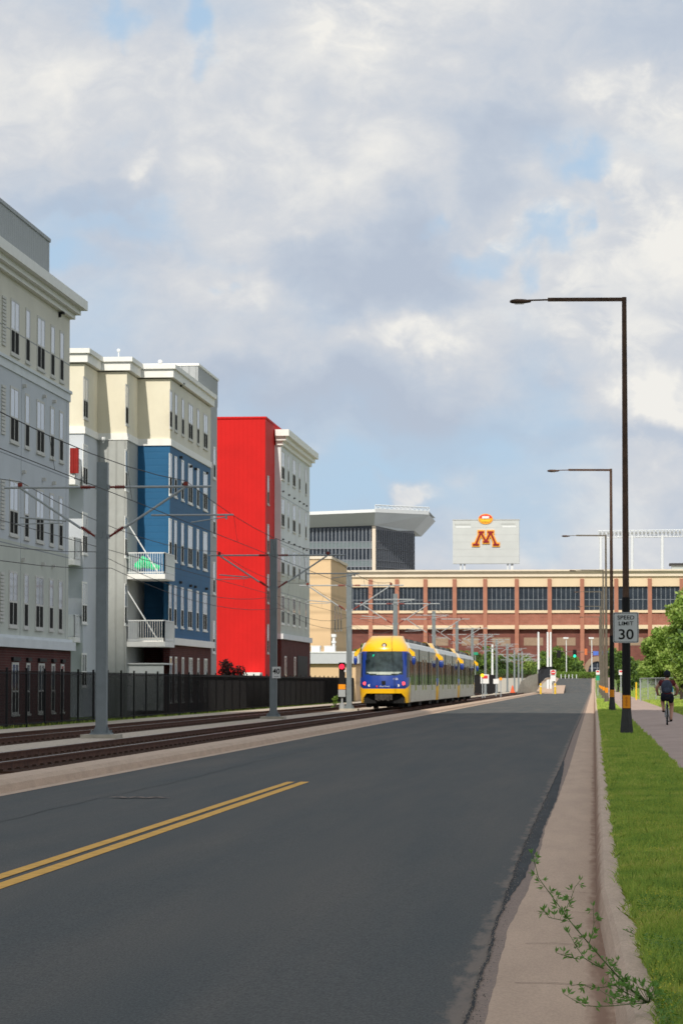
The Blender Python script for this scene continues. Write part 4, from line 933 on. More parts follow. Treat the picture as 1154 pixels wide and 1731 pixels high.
# ------------------------------------------------------------------ trackside objects
def post_thing(name, px, py, Y, label, cat, group=None, z=None):
    p = atY(px, py, Y); return p, thing(name, (p.x, Y, (gz(Y) if z is None else z)), label, cat, group)
p, t = post_thing('rail_signal', 578, 1127, 163, 'red railway signal on a short mast left of the train', 'rail signal')
z0 = .1
build(MB().tube((p.x,163,z0),(p.x,163,z0+.35),.17,n=10).tube((p.x,163,z0+.35),(p.x,163,p.z+.1),.055,n=8), 'mast', M['galv_l'], t)
h = build(MB().box(p.x-.17,163-.12,p.z-1.0,p.x+.17,163+.06,p.z+.23), 'signal_head', M['black'], t)
build(MB().tube((p.x,162.86,p.z),(p.x,162.78,p.z),.15,n=16), 'red_lens', M['redsig'], h); build(MB().tube((p.x+.2,162.9,p.z-.25),(p.x+.2,162.84,p.z-.25),.07,n=10), 'side_lens', M['headlamp'], h)
build(MB().box(p.x-.2,162.85,p.z-1.28,p.x+.2,163.06,p.z-1.0), 'orange_plate', M['orange'], t); build(MB().box(p.x-.2,162.84,p.z-1.7,p.x+.2,163.06,p.z-1.3), 'control_box', M['galv_l'], t)
def small_sign(px, py, Y, w, h, m, label, cat='sign', m2=None, m3=None, name='track_sign', group=None, pm_='galv_l', circ=False, gzv=None):
    p, t = post_thing(name, px, py, Y, label, cat, group)
    g = gz(Y) if gzv is None else gzv
    build(MB().tube((p.x,Y,g-.1),(p.x,Y,p.z+h/2),.05,n=8), 'post', M[pm_], t)
    if circ: pl = build(MB().tube((p.x,Y-.06,p.z),(p.x,Y-.12,p.z),w/2,n=16), 'panel', M[m], t)
    else: pl = build(MB().box(p.x-w/2,Y-.1,p.z-h/2,p.x+w/2,Y-.06,p.z+h/2), 'panel', M[m], t)
    if m2: build(MB().box(p.x-w*.36,Y-.12,p.z+h*.05,p.x+w*.36,Y-.101,p.z+h*.38), 'marking', M[m2], pl)
    return p, t
small_sign(819, 1148, 300, .85, .95, 'signwhite2', 'white sign with red band beyond the rear of the train', m2='signred')
small_sign(815, 1142, 292, .36, .36, 'yellowsig', 'yellow signal lamp just behind the rear of the train', 'rail signal', circ=True, name='rail_signal')
small_sign(838, 1152, 330, .6, .55, 'signwhite2', 'plain white box sign on the tenth pole side')
small_sign(846, 1148, 320, .34, .34, 'orange', 'round orange marker on a pale post by the near track', 'marker', circ=True, name='track_marker')
small_sign(803, 1105, 480, .9, .45, 'signgreen', 'small green street name sign above the train rear', 'street sign', name='street_sign')
p = atY(866, 1170, 400); c_ = MB().tube((p.x,400,p.z-.1),(p.x,400,p.z+.9),.32,.06,n=12); c_.box(p.x-.4,399.6,p.z-.1,p.x+.4,400.4,p.z-.04); o = build(c_, 'traffic_cone', mat('cone_orange', (.75,.12,.04), .6), None, loc=(p.x,400,p.z)); meta(o, 'orange traffic cone beside the far end of the tracks', 'traffic cone')
# island with retaining wall and fence at the end of the tracks
def pj(px, py, Y): return atY(px, py, Y)
wl = thing('retaining_wall', (XY(895,470), 470, 0), 'pale concrete retaining wall rising at the far end of the tracks', 'wall')
a, b = pj(872,1166,430), pj(905,1138,520); ww = MB()
ww.prism([(a.x,430,-.2),(pj(908,1166,440).x,440,-.2),(pj(908,1138,440).x,440,pj(908,1139,440).z),(pj(893,1143,436).x,436,pj(893,1143,436).z),(pj(880,1152,432).x,432,pj(880,1152,432).z)], (0,14,0))
build(ww, 'wall', M['greyconc'], wl)
dk = thing('dark_screen_wall', (XY(925,450), 450, 0), 'dark sloping mesh screen beside the far end of the tracks', 'screen')
q = [pj(908,1160,445), pj(909,1133,445), pj(915,1128,445), pj(933,1127,447), pj(934,1145,447), pj(922,1146,446), pj(914,1152,446), pj(910,1160,445)]
build(MB().prism([(v.x, v.y, v.z) for v in q], (0,.25,0)), 'screen', mat('charcoal_mesh', (.03,.032,.038), .8), dk)
bar = thing('concrete_parapet', (XY(925,440), 440, 0), 'curved pale concrete parapet at the road end', 'parapet')
q = [pj(907,1168,430), pj(915,1153,440), pj(924,1146,452), pj(934,1145,455), pj(934,1147.5,455), pj(925,1149,452), pj(917,1156,440), pj(910,1169,430)]
for i in range(3): build(MB().quad(q[i], q[i+1], q[6-i], q[7-i]) if False else MB().prism([tuple(v) for v in (q[i], q[i+1], q[6-i], q[7-i])], (0,.5,0)), 'parapet_segment', M['concrete'], bar)
isl = MB().prism([(XY(905,440),440,-.05),(XY(952,440),440,-.05),(XY(955,600),600,gz(600)+.1),(XY(915,600),600,gz(600)+.1)], (0,0,.1)); struct(build(isl, 'traffic_island', M['concrete']))
struct(build(MB().prism([(-40,478,-.1),(-8.7,478,-.1),(-8.7,690,gz(690)+.06),(-40,690,gz(690)+.06)],(0,0,.02)), 'paved_slope', M['greyconc']))
u_, v_ = pj(800,1165,415), pj(841,1142,415); df = thing('dark_board_fence', (u_.x,415,0), 'low dark board fence behind the rear of the train', 'fence'); q = MB().box(u_.x-8,415,-.1,v_.x,415.1,v_.z); build(q, 'boards', M['pickets'], df); build(MB().box(u_.x-8,414.95,v_.z,v_.x+.05,415.15,v_.z+.08), 'cap_rail', M['pickets'], df)
for (px, lb) in ((913.5,'yellow bollard at the left of the concrete island'),(938,'yellow bollard beside the red and white road sign')):
    p = pj(px, 1168, 425); top = pj(px, 1157, 425); t = thing('bollard', (p.x,425,0), lb, 'bollard', 'yellow bollards')
    build(MB().tube((p.x,425,-.1),(p.x,425,top.z),.15,n=12).ball((p.x,425,top.z),.15,10), 'post', M['yellowpost'], t); build(MB().tube((p.x,425,top.z-.35),(p.x,425,top.z-.25),.157,n=12), 'band', M['signwhite2'], t)
p, t = small_sign(934.5, 1137, 420, .82, .75, 'signwhite2', 'white road sign with red disc above a white plate on the island', 'road sign', name='road_sign')
build(MB().tube((p.x,419.86,p.z),(p.x,419.82,p.z),.34,n=20), 'red_disc', M['signred'], t); build(MB().box(p.x-.25,419.79,p.z-.05,p.x+.25,419.81,p.z+.05), 'white_bar', M['signwhite2'], t); build(MB().box(p.x-.38,419.88,p.z-1.25,p.x+.38,419.93,p.z-.42), 'lower_plate', M['signwhite2'], t)
for i, (px, ya, yb) in enumerate(((910,1070,1137),(925.5,1070,1128),(930.5,1070,1128),(832,1090,1145))):
    a = pj(px, yb, 520); b = pj(px, ya, 520); t = thing('white_pole', (a.x,520,gz(520)), ['tall white pole left of the dark screen','left one of the paired tall white poles by the signals','right one of the paired tall white poles by the signals','stout white pole among the overhead line poles'][i], 'pole', 'tall white poles')
    build(MB().tube((a.x,520,gz(520)-.2),(a.x,520,b.z),.22,.16,n=10), 'shaft', M['wallwhite'], t); build(MB().ball((a.x,520,b.z),.16,8), 'cap', M['wallwhite'], t)
# traffic signals on a mast arm
YM = 560; p0 = pj(1060,1105,YM); p1 = pj(935,1101,YM)
t = thing('signal_mast', (p0.x, YM, 0), 'long traffic signal mast arm across the road in front of the stadium', 'traffic signal')
build(MB().tube((p0.x,YM,-.5),(p0.x,YM,p0.z),.16,.12).tube(p0,(p1.x,YM,p1.z),.11,.06), 'mast_arm', mat('mast_brown', (.16,.12,.10), .7), t)
for (px, py, on) in ((944,1106,0),(971,1105,1)):
    c = pj(px, py, YM-.2); sh = build(MB().box(c.x-.36,YM-.35,c.z-.75,c.x+.36,YM-.12,c.z+.75), 'signal_head', M['black'], t)
    for k in range(3):
        mm_ = M['greensig'] if (on and k == 2) else M['under']; r_ = .27 if (on and k == 2) else .15
        build(MB().tube((c.x,YM-.35,c.z+.48-.48*k),(c.x,YM-.42,c.z+.48-.48*k),r_,n=14), 'lens', mm_, sh)
c = pj(990, 1103, YM); build(MB().box(c.x-.25,YM-.3,c.z-.5,c.x+.25,YM-.13,c.z+.7), 'orange_head', mat('orange_housing', (.6,.15,.05), .7), t)
for (a, b) in ((1002,1011),(1016,1021),(1026,1031)):
    u = pj(a,1108,YM); v = pj(b,1101,YM); build(MB().box(u.x,YM-.3,u.z,v.x,YM-.14,v.z), 'blue_plate', M['signblue'], t)
for i, (px, lb) in enumerate(((957,'far white floodlight post left of the green signal arm end'),(1000,'far white floodlight post near the stadium arch'))):
    a = pj(px,1140,700); b = pj(px,1080,700); t = thing('floodlight_post', (a.x,700,gz(700)), lb, 'light post', 'small white light posts by the stadium')
    build(MB().tube((a.x,700,gz(700)),(a.x,700,b.z),.12,.09), 'post', M['wallwhite'], t); build(MB().box(a.x-.7,699.6,b.z,a.x+.5,700.2,b.z+.35), 'lamp_head', M['wallwhite'], t)
for i, px in enumerate((948,955,961,967,974)):
    a = pj(px,1142,688); t = thing('short_post', (a.x,688,gz(688)), ['leftmost','second','middle','fourth','rightmost'][i]+' of five short pale posts before the far hedge', 'post', 'short pale posts before the hedge')
    build(MB().tube((a.x,688,gz(688)-.1),(a.x,688,gz(688)+.85),.09), 'shaft', M['wallwhite'], t); build(MB().ball((a.x,688,gz(688)+.85),.12,8), 'cap', M['wallwhite'], t)
small_sign(1010, 1137, 330, .42, .5, 'signwhite2', 'small white sign over green plate at the left of the lamp row', 'road sign', m2='signred', name='road_sign')
p = pj(1010,1146,329); o = build(MB().box(p.x-.2,329,p.z-.3,p.x+.2,329.04,p.z+.25), 'panel', M['signgreen'], None, loc=(p.x,329,p.z)); meta(o,'green plate on the sign post left of the lamp row','sign'); o.name = 'sign_plate'
small_sign(1049, 1137, 250, .34, .42, 'signwhite2', 'white sign with red mark beside the nearest lamp pole', 'road sign', m2='signred', name='road_sign', gzv=.2)
p = pj(1075,1168,250); t = thing('bollard', (p.x,250,.2), 'thin yellow bollard at the right of the bike path', 'bollard', 'yellow bollards')
build(MB().tube((p.x,250,.1),(p.x,250,pj(1075,1155,250).z),.07,n=10), 'post', M['yellowpost'], t); build(MB().ball((p.x,250,pj(1075,1155,250).z),.07,8), 'cap', M['yellowpost'], t)
for i, px in enumerate((1028.5, 1023.5)):
    p = pj(px,1172,300+i*40)
# chain link fence
YF = 235; a = pj(1082,1166,YF); b = pj(1190,1172,YF-45); zt_ = pj(1082,1147,YF).z
cf = thing('chain_link_fence', (a.x,YF,a.z), 'low grey chain link fence under the trees right of the path', 'fence')
d = b-a; d.z = 0; n_ = 7
for k in range(n_+1):
    q = a+d*k/n_; z_ = zt_ ; build(MB().tube((q.x,q.y,.1),(q.x,q.y,z_),.035 if k else .06,n=8), 'post', M['galv_l'], cf)
build(MB().tube((a.x,a.y,zt_),(b.x,b.y,zt_),.03), 'top_rail', M['galv_l'], cf)
m_ = MB(); k = 0; L = d.length; u = d.normalized()
while k*.3 < L-.8:
    q = a+u*(k*.3); q2 = a+u*(k*.3+.8); m_.tube((q.x,q.y,.25),(q2.x,q2.y,zt_),.003,n=3,cap=False); m_.tube((q2.x,q2.y,.25),(q.x,q.y,zt_),.003,n=3,cap=False); k += 1
build(m_, 'wire_mesh', M['galv_l'], cf)

# ------------------------------------------------------------------ cyclist
CY = 100.; CX = XY(1126.5, CY); CZ = .165
bk = thing('bicycle', (CX, CY, CZ), 'bicycle with slim tyres ridden away along the bike path', 'bicycle')
def wheel(y, nm):
    w = MB(); n_ = 28; r = .335
    ty = MB()
    for k in range(n_):
        a0, a1 = 2*math.pi*k/n_, 2*math.pi*(k+1)/n_
        ty.tube((CX,CY+y+r*math.cos(a0),CZ+.35+r*math.sin(a0)),(CX,CY+y+r*math.cos(a1),CZ+.35+r*math.sin(a1)),.018,n=6,cap=False)
    rt = build(ty, 'tyre', M['rubber'], bk); rm = MB()
    for k in range(n_):
        a0, a1 = 2*math.pi*k/n_, 2*math.pi*(k+1)/n_; q = .31
        rm.tube((CX,CY+y+q*math.cos(a0),CZ+.35+q*math.sin(a0)),(CX,CY+y+q*math.cos(a1),CZ+.35+q*math.sin(a1)),.012,n=4,cap=False)
        if k % 2: rm.tube((CX,CY+y,CZ+.35),(CX,CY+y+q*math.cos(a0),CZ+.35+q*math.sin(a0)),.0025,n=3,cap=False)
    rm.tube((CX-.05,CY+y,CZ+.35),(CX+.05,CY+y,CZ+.35),.025); build(rm, 'rim', M['bikeframe'], rt)
wheel(-.5, 'rear'); wheel(.55, 'front')
fr = MB(); bb = (CX,CY-.06,CZ+.29); st_ = (CX,CY-.18,CZ+.82); hd = (CX,CY+.36,CZ+.80); 
for s in (-1,1): fr.tube((CX+s*.055,CY-.5,CZ+.35),(CX+s*.03,CY-.1,CZ+.29),.011); fr.tube((CX+s*.055,CY-.5,CZ+.35),(CX+s*.02,CY-.17,CZ+.76),.010); fr.tube((CX+s*.05,CY+.55,CZ+.35),(CX+s*.03,CY+.40,CZ+.72),.013)
fr.tube(bb, st_, .016).tube(bb, (CX,CY+.40,CZ+.70), .018).tube((CX,CY-.17,CZ+.76), (CX,CY+.36,CZ+.82), .015).tube((CX,CY+.42,CZ+.66),(CX,CY+.34,CZ+.95),.018)
build(fr, 'frame', M['bikeframe'], bk)
build(MB().ball((CX,CY-.22,CZ+.92),.13,12,(.75,1.1,.3)).tube(st_,(CX,CY-.2,CZ+.9),.014), 'saddle', M['rubber'], bk)
hb = MB().tube((CX-.29,CY+.36,CZ+1.02),(CX+.29,CY+.36,CZ+1.02),.010); 
build(hb, 'handlebar', M['rubber'], bk)
for s in (-1,1): build(MB().tube((CX+s*.2,CY+.36,CZ+1.02),(CX+s*.33,CY+.32,CZ+1.02),.018), 'grip', M['rubber'], bk)
cr = MB(); pl_, pr_ = (CX-.12,CY-.02,CZ+.46), (CX+.12,CY-.10,CZ+.13)
cr.tube((CX-.07,CY-.06,CZ+.29),(CX-.08,CY-.02,CZ+.46),.012).tube((CX+.07,CY-.06,CZ+.29),(CX+.08,CY-.10,CZ+.13),.012).tube((CX-.08,CY-.06,CZ+.29),(CX+.08,CY-.06,CZ+.29),.02); build(cr, 'crank', M['galv_l'], bk)
for (q, s) in ((pl_,-1),(pr_,1)): build(MB().box(q[0]-s*.04-.05,q[1]-.045,q[2]-.012,q[0]-s*.04+.05+s*.03,q[1]+.045,q[2]+.012), 'pedal', M['rubber'], bk)
build(MB().box(CX-.05,CY-.9,CZ+.69,CX+.05,CY-.55,CZ+.70).box(CX-.03,CY-.86,CZ+.62,CX+.03,CY-.85,CZ+.69), 'mudguard', M['rubber'], bk)
def skin(verts, edges, radii, name, m, parent, root=0, sub=2):
    me = bpy.data.meshes.new(name); me.from_pydata(verts, edges, []); o = bpy.data.objects.new(name+'_tmp', me); COL.objects.link(o)
    md = o.modifiers.new('s', 'SKIN'); md.use_smooth_shade = True; sv = me.skin_vertices[0].data
    for i, r in enumerate(radii): sv[i].radius = (r if isinstance(r, tuple) else (r, r)); sv[i].use_root = (i == root)
    o.modifiers.new('d', 'SUBSURF').levels = sub; o.modifiers['d'].render_levels = sub
    dg = bpy.context.evaluated_depsgraph_get(); dg.update(); nm = bpy.data.meshes.new_from_object(o.evaluated_get(dg)); bpy.data.objects.remove(o)
    nm.materials.clear(); nm.materials.append(m)
    q = bpy.data.objects.new(name, nm); q.location = -ORG[parent.name]; finish(q, parent, None); return q
pn = thing('person', (CX, CY-.2, CZ+.95), 'cyclist in dark red shirt, dark shorts and cap riding away on the path', 'person')
P = lambda x, y, z: (CX+x, CY+y, CZ+z)
V = [P(0,-.2,1.00), P(0,-.12,1.22), P(0,-.0,1.42), P(.0,.05,1.52), P(.01,.09,1.60), P(.01,.11,1.70), P(.01,.12,1.79),   # 0-6 spine, head
     P(-.19,.02,1.475), P(-.36,.06,1.27), P(-.31,.30,1.06), P(-.30,.37,1.03),      # 7-10 left arm (elbow out)
     P(.19,.02,1.475), P(.37,.06,1.25), P(.33,.30,1.05), P(.30,.37,1.03),   # 11-14 right arm
     P(-.10,-.18,.97), P(-.15,.20,.83), P(-.125,-.05,.55), P(-.12,-.03,.50), P(-.13,.10,.475),   # 15-19 left leg raised pedal
     P(.10,-.18,.97), P(.16,.12,.66), P(.13,-.12,.26), P(.125,-.13,.19), P(.14,.02,.155)]     # 20-24 right leg down
E = [(0,1),(1,2),(2,3),(3,4),(4,5),(5,6),(2,7),(7,8),(8,9),(9,10),(2,11),(11,12),(12,13),(13,14),(0,15),(15,16),(16,17),(17,18),(18,19),(0,20),(20,21),(21,22),(22,23),(23,24)]
Rr = [(.165,.13),(.15,.11),(.17,.115),.075,.06,.088,.07, .08,.058,.044,.035, .08,.058,.044,.035, .11,.082,.052,.042,.038, .11,.082,.052,.042,.038]
skin(V, E, Rr, 'body', M['skin'], pn)
skin([P(0,-.2,.98),P(0,-.12,1.22),P(0,-.0,1.42),P(.0,.035,1.50),P(-.19,.02,1.475),P(-.29,.045,1.35),P(.19,.02,1.475),P(.30,.045,1.34)], [(0,1),(1,2),(2,3),(2,4),(4,5),(2,6),(6,7)], [(.18,.145),(.18,.135),(.20,.135),.09,.10,.088,.10,.088], 'shirt', M['shirt'], pn, 1)
skin([P(0,-.21,1.13),P(0,-.2,.97),P(-.11,-.15,.95),P(-.145,.08,.87),P(.11,-.15,.94),P(.155,.02,.76)], [(0,1),(1,2),(2,3),(1,4),(4,5)], [(.19,.155),(.195,.165),.14,.12,.14,.115], 'shorts', M['navy'], pn, 1)
build(MB().ball(P(.01,.12,1.765),.122,14,(1,1.12,.95)).box(CX-.07,CY+.2,CZ+1.72,CX+.09,CY+.30,CZ+1.735), 'cap', M['cap'], pn, smooth=True)
build(MB().ball(P(.01,.08,1.69),.108,12,(1,.9,.75)), 'hair', M['hair'], pn, smooth=True)
for s in (-1,1): build(MB().ball(P(.01+s*.088,.12,1.68),.026,8,(.4,.8,1.2)), 'ear', M['skin'], pn)
for (x, y, z) in ((-.125,.06,.485),(.135,-.04,.175)): build(MB().ball(P(x,y,z),.07,10,(.72,1.9,.75)), 'shoe', M['shoe'], pn, smooth=True)
for s in (-1,1):   # hands: palm, four curled fingers and a thumb on the grips
    hx = s*.295; hv = [P(hx,.33,1.04), P(hx,.39,1.055)]; he = [(0,1)]; hr = [.03,.03]
    for k in range(4):
        o_ = len(hv); dx = hx+s*(-.03+.022*k); hv += [P(dx,.40,1.05), P(dx,.415,1.025), P(dx,.39,1.0)]; he += [(1,o_),(o_,o_+1),(o_+1,o_+2)]; hr += [.010,.009,.008]
    o_ = len(hv); hv += [P(hx-s*.045,.36,1.035), P(hx-s*.06,.385,1.01)]; he += [(0,o_),(o_,o_+1)]; hr += [.011,.009]
    skin(hv, he, hr, 'hand', M['skin'], pn, 0, 1)
bp = thing('backpack', (CX, CY-.25, CZ+1.2), 'slate blue backpack worn by the cyclist', 'backpack')
build(MB().ball(P(-.01,-.20,1.28),.21,16,(.95,.55,1.25)), 'bag', M['pack'], bp, smooth=True)
build(MB().ball(P(-.01,-.285,1.19),.13,12,(1.0,.45,.8)), 'front_pocket', M['pack'], bp, smooth=True)
for s in (-1,1): build(MB().line([P(s*.11,-.12,1.47), P(s*.13,.02,1.56), P(s*.13,.13,1.44)], .018), 'strap', M['cap'], bp)
build(MB().tube(P(.175,-.19,1.12),P(.175,-.17,1.30),.032,n=10).tube(P(.175,-.17,1.30),P(.175,-.168,1.33),.018), 'water_bottle', M['bottle'], bp)

# ------------------------------------------------------------------ trees
def leaves(centres, radii, n, size, name, m, root, ground=None):
    c = np.array(centres); r = np.array(radii); k = rng.integers(0, len(c), n)
    w = r[:,0]*r[:,1]*r[:,2]; k = rng.choice(len(c), n, p=w/w.sum())
    d = rng.normal(size=(n,3)); d /= np.linalg.norm(d, axis=1)[:,None]; q = rng.random(n)**.42
    p = c[k]+d*q[:,None]*r[k]
    if ground is not None: p = p[p[:,2] > ground]; n = len(p)
    a = rng.normal(size=(n,3)); a /= np.linalg.norm(a, axis=1)[:,None]; b = np.cross(a, rng.normal(size=(n,3))); b /= np.linalg.norm(b, axis=1)[:,None]
    s = size*(.6+.8*rng.random(n))[:,None]
    v = np.stack([p-a*s, p+b*s*.55, p+a*s, p-b*s*.55], 1).reshape(-1,3)
    o_w = np.array(ORG[root.name]); me = bpy.data.meshes.new(name); me.vertices.add(4*n); me.vertices.foreach_set('co', (v-o_w).ravel())
    me.loops.add(4*n); me.loops.foreach_set('vertex_index', np.arange(4*n)); me.polygons.add(n); me.polygons.foreach_set('loop_start', np.arange(0,4*n,4)); me.polygons.foreach_set('loop_total', np.full(n,4))
    me.materials.append(m); me.update(); me.validate(); o = bpy.data.objects.new(name, me); finish(o, root, None); return o
def tree(X, Y, g, h, r, n, size, m, label, group, name='tree', low=.12, cat='tree', m2=None, nb=13, flat=1., seed=None):
    random.seed(int(X*13+Y*7)); t = thing(name, (X,Y,g), label, cat, group); tb = MB()
    tb.tube((X,Y,g-.2),(X+.1,Y,g+h*.45),.05*h*.45,.03*h*.45,8); limbs = []
    C_, R_ = [], []
    for k in range(nb):
        a = random.uniform(0, 2*math.pi); zz = random.uniform(low+.12, .88); prof = math.sin(min(1, (zz-low)/(1-low)*1.08)*math.pi)**.6
        rr = r*prof*random.uniform(.25,.72); c = (X+rr*math.cos(a), Y+rr*math.sin(a)*flat, g+h*zz); C_.append(c); q = r*random.uniform(.26,.46)*(1 if nb < 20 else .72); R_.append((q, q, q*random.uniform(.65,.95)))
        z0 = g+h*min(.44, zz*.5); tb.tube((X+.05,Y,z0),(X+(c[0]-X)*.55,Y+(c[1]-Y)*.55,z0+(c[2]-z0)*.6),.011*h,.006*h,5).tube((X+(c[0]-X)*.55,Y+(c[1]-Y)*.55,z0+(c[2]-z0)*.6),c,.006*h,.002*h,5)
    C_.append((X,Y,g+h*.55)); R_.append((r*.5,r*.5,h*.30))
    tr_ = build(tb, 'trunk', M['trunk'], t); leaves(C_, R_, n, size, 'crown', M[m], t, g)
    if m2: leaves([(c[0],c[1],c[2]+.2) for c in C_], R_, n//3, size, 'crown', M[m2], t, g)
    return t
GR = 'trees right of the bike path'
for (X, Y, h, r, n, s, m, m2, lb) in (
  (7.4,180,7.6,3.1,15000,.13,'leafA','leafC','large leafy tree overhanging the right edge behind the cyclist'),
  (7.3,222,9.0,3.3,15000,.14,'leafA','leafB','tallest bright green tree above the cyclist, against the stadium windows'),
  (6.5,285,7.4,2.6,11000,.14,'leafA','leafB','rounded green tree just right of the nearest lamp pole'),
  (7.6,340,8.0,3.0,9000,.16,'leafC','leafA','darker green tree behind the rounded one right of the lamp pole'),
  (5.9,200,4.6,1.3,7000,.10,'leafB',None,'small pale yellow-green tree beside the cyclist'),
  (9.5,205,7.0,3.0,8000,.15,'leafC','leafA','dark leafy tree at the right edge in shade'),
  (4.4,540,8.6,3.4,6000,.22,'leafC','leafA','dark distant tree between the lamp poles'),
  (7.0,245,4.0,2.2,7000,.13,'leafA','leafC','low bushy tree above the chain link fence'),
  (5.4,420,5.4,2.3,5000,.18,'leafC','leafA','low dark tree behind the white sign at the path')):
    tree(X, Y, .25+gz(Y), h, r, int(n*.8), s, m, lb, GR, m2=m2, low=.02, nb=26)
far_t = [(612,1082,18,'leafC','slim tree behind the tram roof at far left'),(697,1096,14,'leafA','low bush behind the train roof'),(716,1086,20,'leafC','dark tree right of the fourth pole'),(742,1093,22,'leafB','pale green bush behind the train rear'),(757,1103,20,'leafC','dark shrub by the sixth pole'),(783,1092,20,'leafC','dark tree above the train rear'),
 (806,1104,22,'leafC','dark shrub between seventh and eighth poles'),(828,1088,18,'leafA','green tree by the stout white pole'),(845,1104,22,'leafC','dark shrub behind the ninth pole'),(868,1103,24,'leafA','round shrub behind the tenth pole'),(893,1108,22,'leafB','round bright shrub left of the dark screen'),
 (916,1100,20,'leafA','tree behind the paired white poles'),(945,1088,24,'leafA','tree behind the black signal head'),(963,1108,24,'leafA','broad bush below the green signal'),(978,1114,16,'leafC','dark bush left of the stadium arch'),(934,1108,20,'leafC','dark bush left of the signals')]
for (px, py, rp, m, lb) in far_t:
    Y = 705; g = gz(Y)-.2; top = atY(px, py, Y); h = top.z-g; tree(top.x, Y+random.uniform(-6,6), g, h, rp*Y/F, 2200, .26, m, lb, 'trees in front of the stadium', low=.0, m2='leafC' if m != 'leafC' else 'leafA', nb=10)
for i, (a, b, lb) in enumerate(((930,1060,'clipped green hedge at the foot of the stadium right of the island'),(680,905,'long dark hedge behind the overhead line poles'))):
    Y = 697; u, v = XY(a,Y), XY(b,Y); hg = thing('hedge', ((u+v)/2,Y,gz(Y)), lb, 'hedge', 'hedges before the stadium')
    n_ = int((v-u)/1.3); zt = 1.5 if i == 0 else 2.0
    C_ = [(u+(v-u)*(k+.5)/n_, Y, gz(Y)+zt*.5) for k in range(n_)]; leaves(C_, [(1.1,.8,zt*.62)]*n_, 9000, .16, 'foliage', M['leafC' if i else 'leafA'], hg, gz(Y)-.1)
    build(MB().box(u,Y-.3,gz(Y)-.1,v,Y+.3,gz(Y)+zt*.55), 'inner_branches', M['trunk'], hg)
p = atY(388, 1140, 188)
tree(p.x, 188, 0, atY(388,1112,188).z, 1.1, 2600, .07, 'leafP', 'dark plum leaved shrub in front of the red wall', None, name='shrub', low=.3, cat='shrub', nb=9)
p = atY(566, 1190, 176); tree(p.x, 176, 0, .9, .3, 300, .06, 'leafA', 'small green weed tuft by the red railway signal', None, name='weed', low=.0, cat='plant', nb=5)

# ------------------------------------------------------------------ grass
def blades(xs, ys, zs, hs, ws, name, m, lean=.5):
    n = len(xs); th = rng.random(n)*2*math.pi; l = hs*lean*(.3+rng.random(n)); ph = rng.random(n)*2*math.pi
    base = np.stack([xs,ys,zs],1); side = np.stack([np.cos(th),np.sin(th)*.4,np.zeros(n)],1)*ws[:,None]/2
    tip = base+np.stack([l*np.cos(ph),l*np.sin(ph),hs],1); mid = base+np.stack([l*.35*np.cos(ph),l*.35*np.sin(ph),hs*.6],1)
    v = np.stack([base-side, base+side, mid+side*.75, tip, mid-side*.75],1).reshape(-1,3)
    me = bpy.data.meshes.new(name); me.vertices.add(5*n); me.vertices.foreach_set('co', v.ravel()); me.loops.add(5*n); me.loops.foreach_set('vertex_index', np.arange(5*n))
    me.polygons.add(n); me.polygons.foreach_set('loop_start', np.arange(0,5*n,5)); me.polygons.foreach_set('loop_total', np.full(n,5)); me.materials.append(m); me.update(); me.validate()
    o = bpy.data.objects.new(name, me); COL.objects.link(o); return o
def patchy(x, y): return .5+.25*np.sin(x*7.1+y*1.3)+.25*np.sin(y*2.3-x*4.)
X_, Y_, H_, W_ = [], [], [], []
for (y0, y1, dens, h, w) in ((11.8,16,9000,.075,.0045),(16,24,6000,.07,.006),(24,40,2500,.065,.009),(40,70,900,.07,.016),(70,130,260,.08,.035),(130,260,60,.09,.08)):
    n = int(dens*(y1-y0)*1.2); x = .175+rng.random(n)*1.28; y = y0+rng.random(n)*(y1-y0)
    edge = .02*np.sin(y*3.7)+.03*np.sin(y*1.1)+.02*np.sin(y*9.); kx = np.interp(y, [a for a, b in T_K], [b for a, b in T_K]); k = (x > .195+edge*.6+kx) & (x < 1.42+edge) & (x < .0306*y+.25); x, y = x[k], y[k]; n = len(x)
    X_.append(x); Y_.append(y); H_.append(h*(.5+.7*rng.random(n))*(.7+.6*patchy(x,y))*np.where((x-.2) < .06, .8, 1)*np.where(rng.random(n) < .02, 1.7, 1)); W_.append(np.full(n, w))
x, y, h, w = map(np.concatenate, (X_,Y_,H_,W_)); go = blades(x, y, np.full(len(x), .155), h, w, 'grass', M['blade']); meta(go, 'short green grass on the verge between kerb and bike path', 'grass', kind='stuff')
X_, Y_, H_, W_ = [], [], [], []
for (y0, y1, dens, h, w) in ((60,120,170,.12,.04),(120,260,60,.16,.09),(260,460,18,.2,.18)):
    n = int(dens*(y1-y0)*5); x = 4.0+rng.random(n)*5; y = y0+rng.random(n)*(y1-y0); k = (x < .0306*y+1.5); x, y = x[k], y[k]; n = len(x); X_.append(x); Y_.append(y); H_.append(h*(.5+.9*rng.random(n))*(1+(x-4)*.25)); W_.append(np.full(n, w))
x, y, h, w = map(np.concatenate, (X_,Y_,H_,W_)); go = blades(x, y, np.interp(x,[4,6,9],[.13,.22,.5]), h, w, 'grass', M['blade']); meta(go, 'rough grass beyond the bike path at the right', 'grass', kind='stuff')
n = 6000; x = -20.0-rng.random(n)*.4; y = 90+rng.random(n)*140; go = blades(x, y, np.full(n,.02), .05+.10*rng.random(n), np.full(n,.03), 'grass', M['blade']); meta(go, 'yellow green grass tufts along the foot of the picket fence', 'grass', kind='stuff')
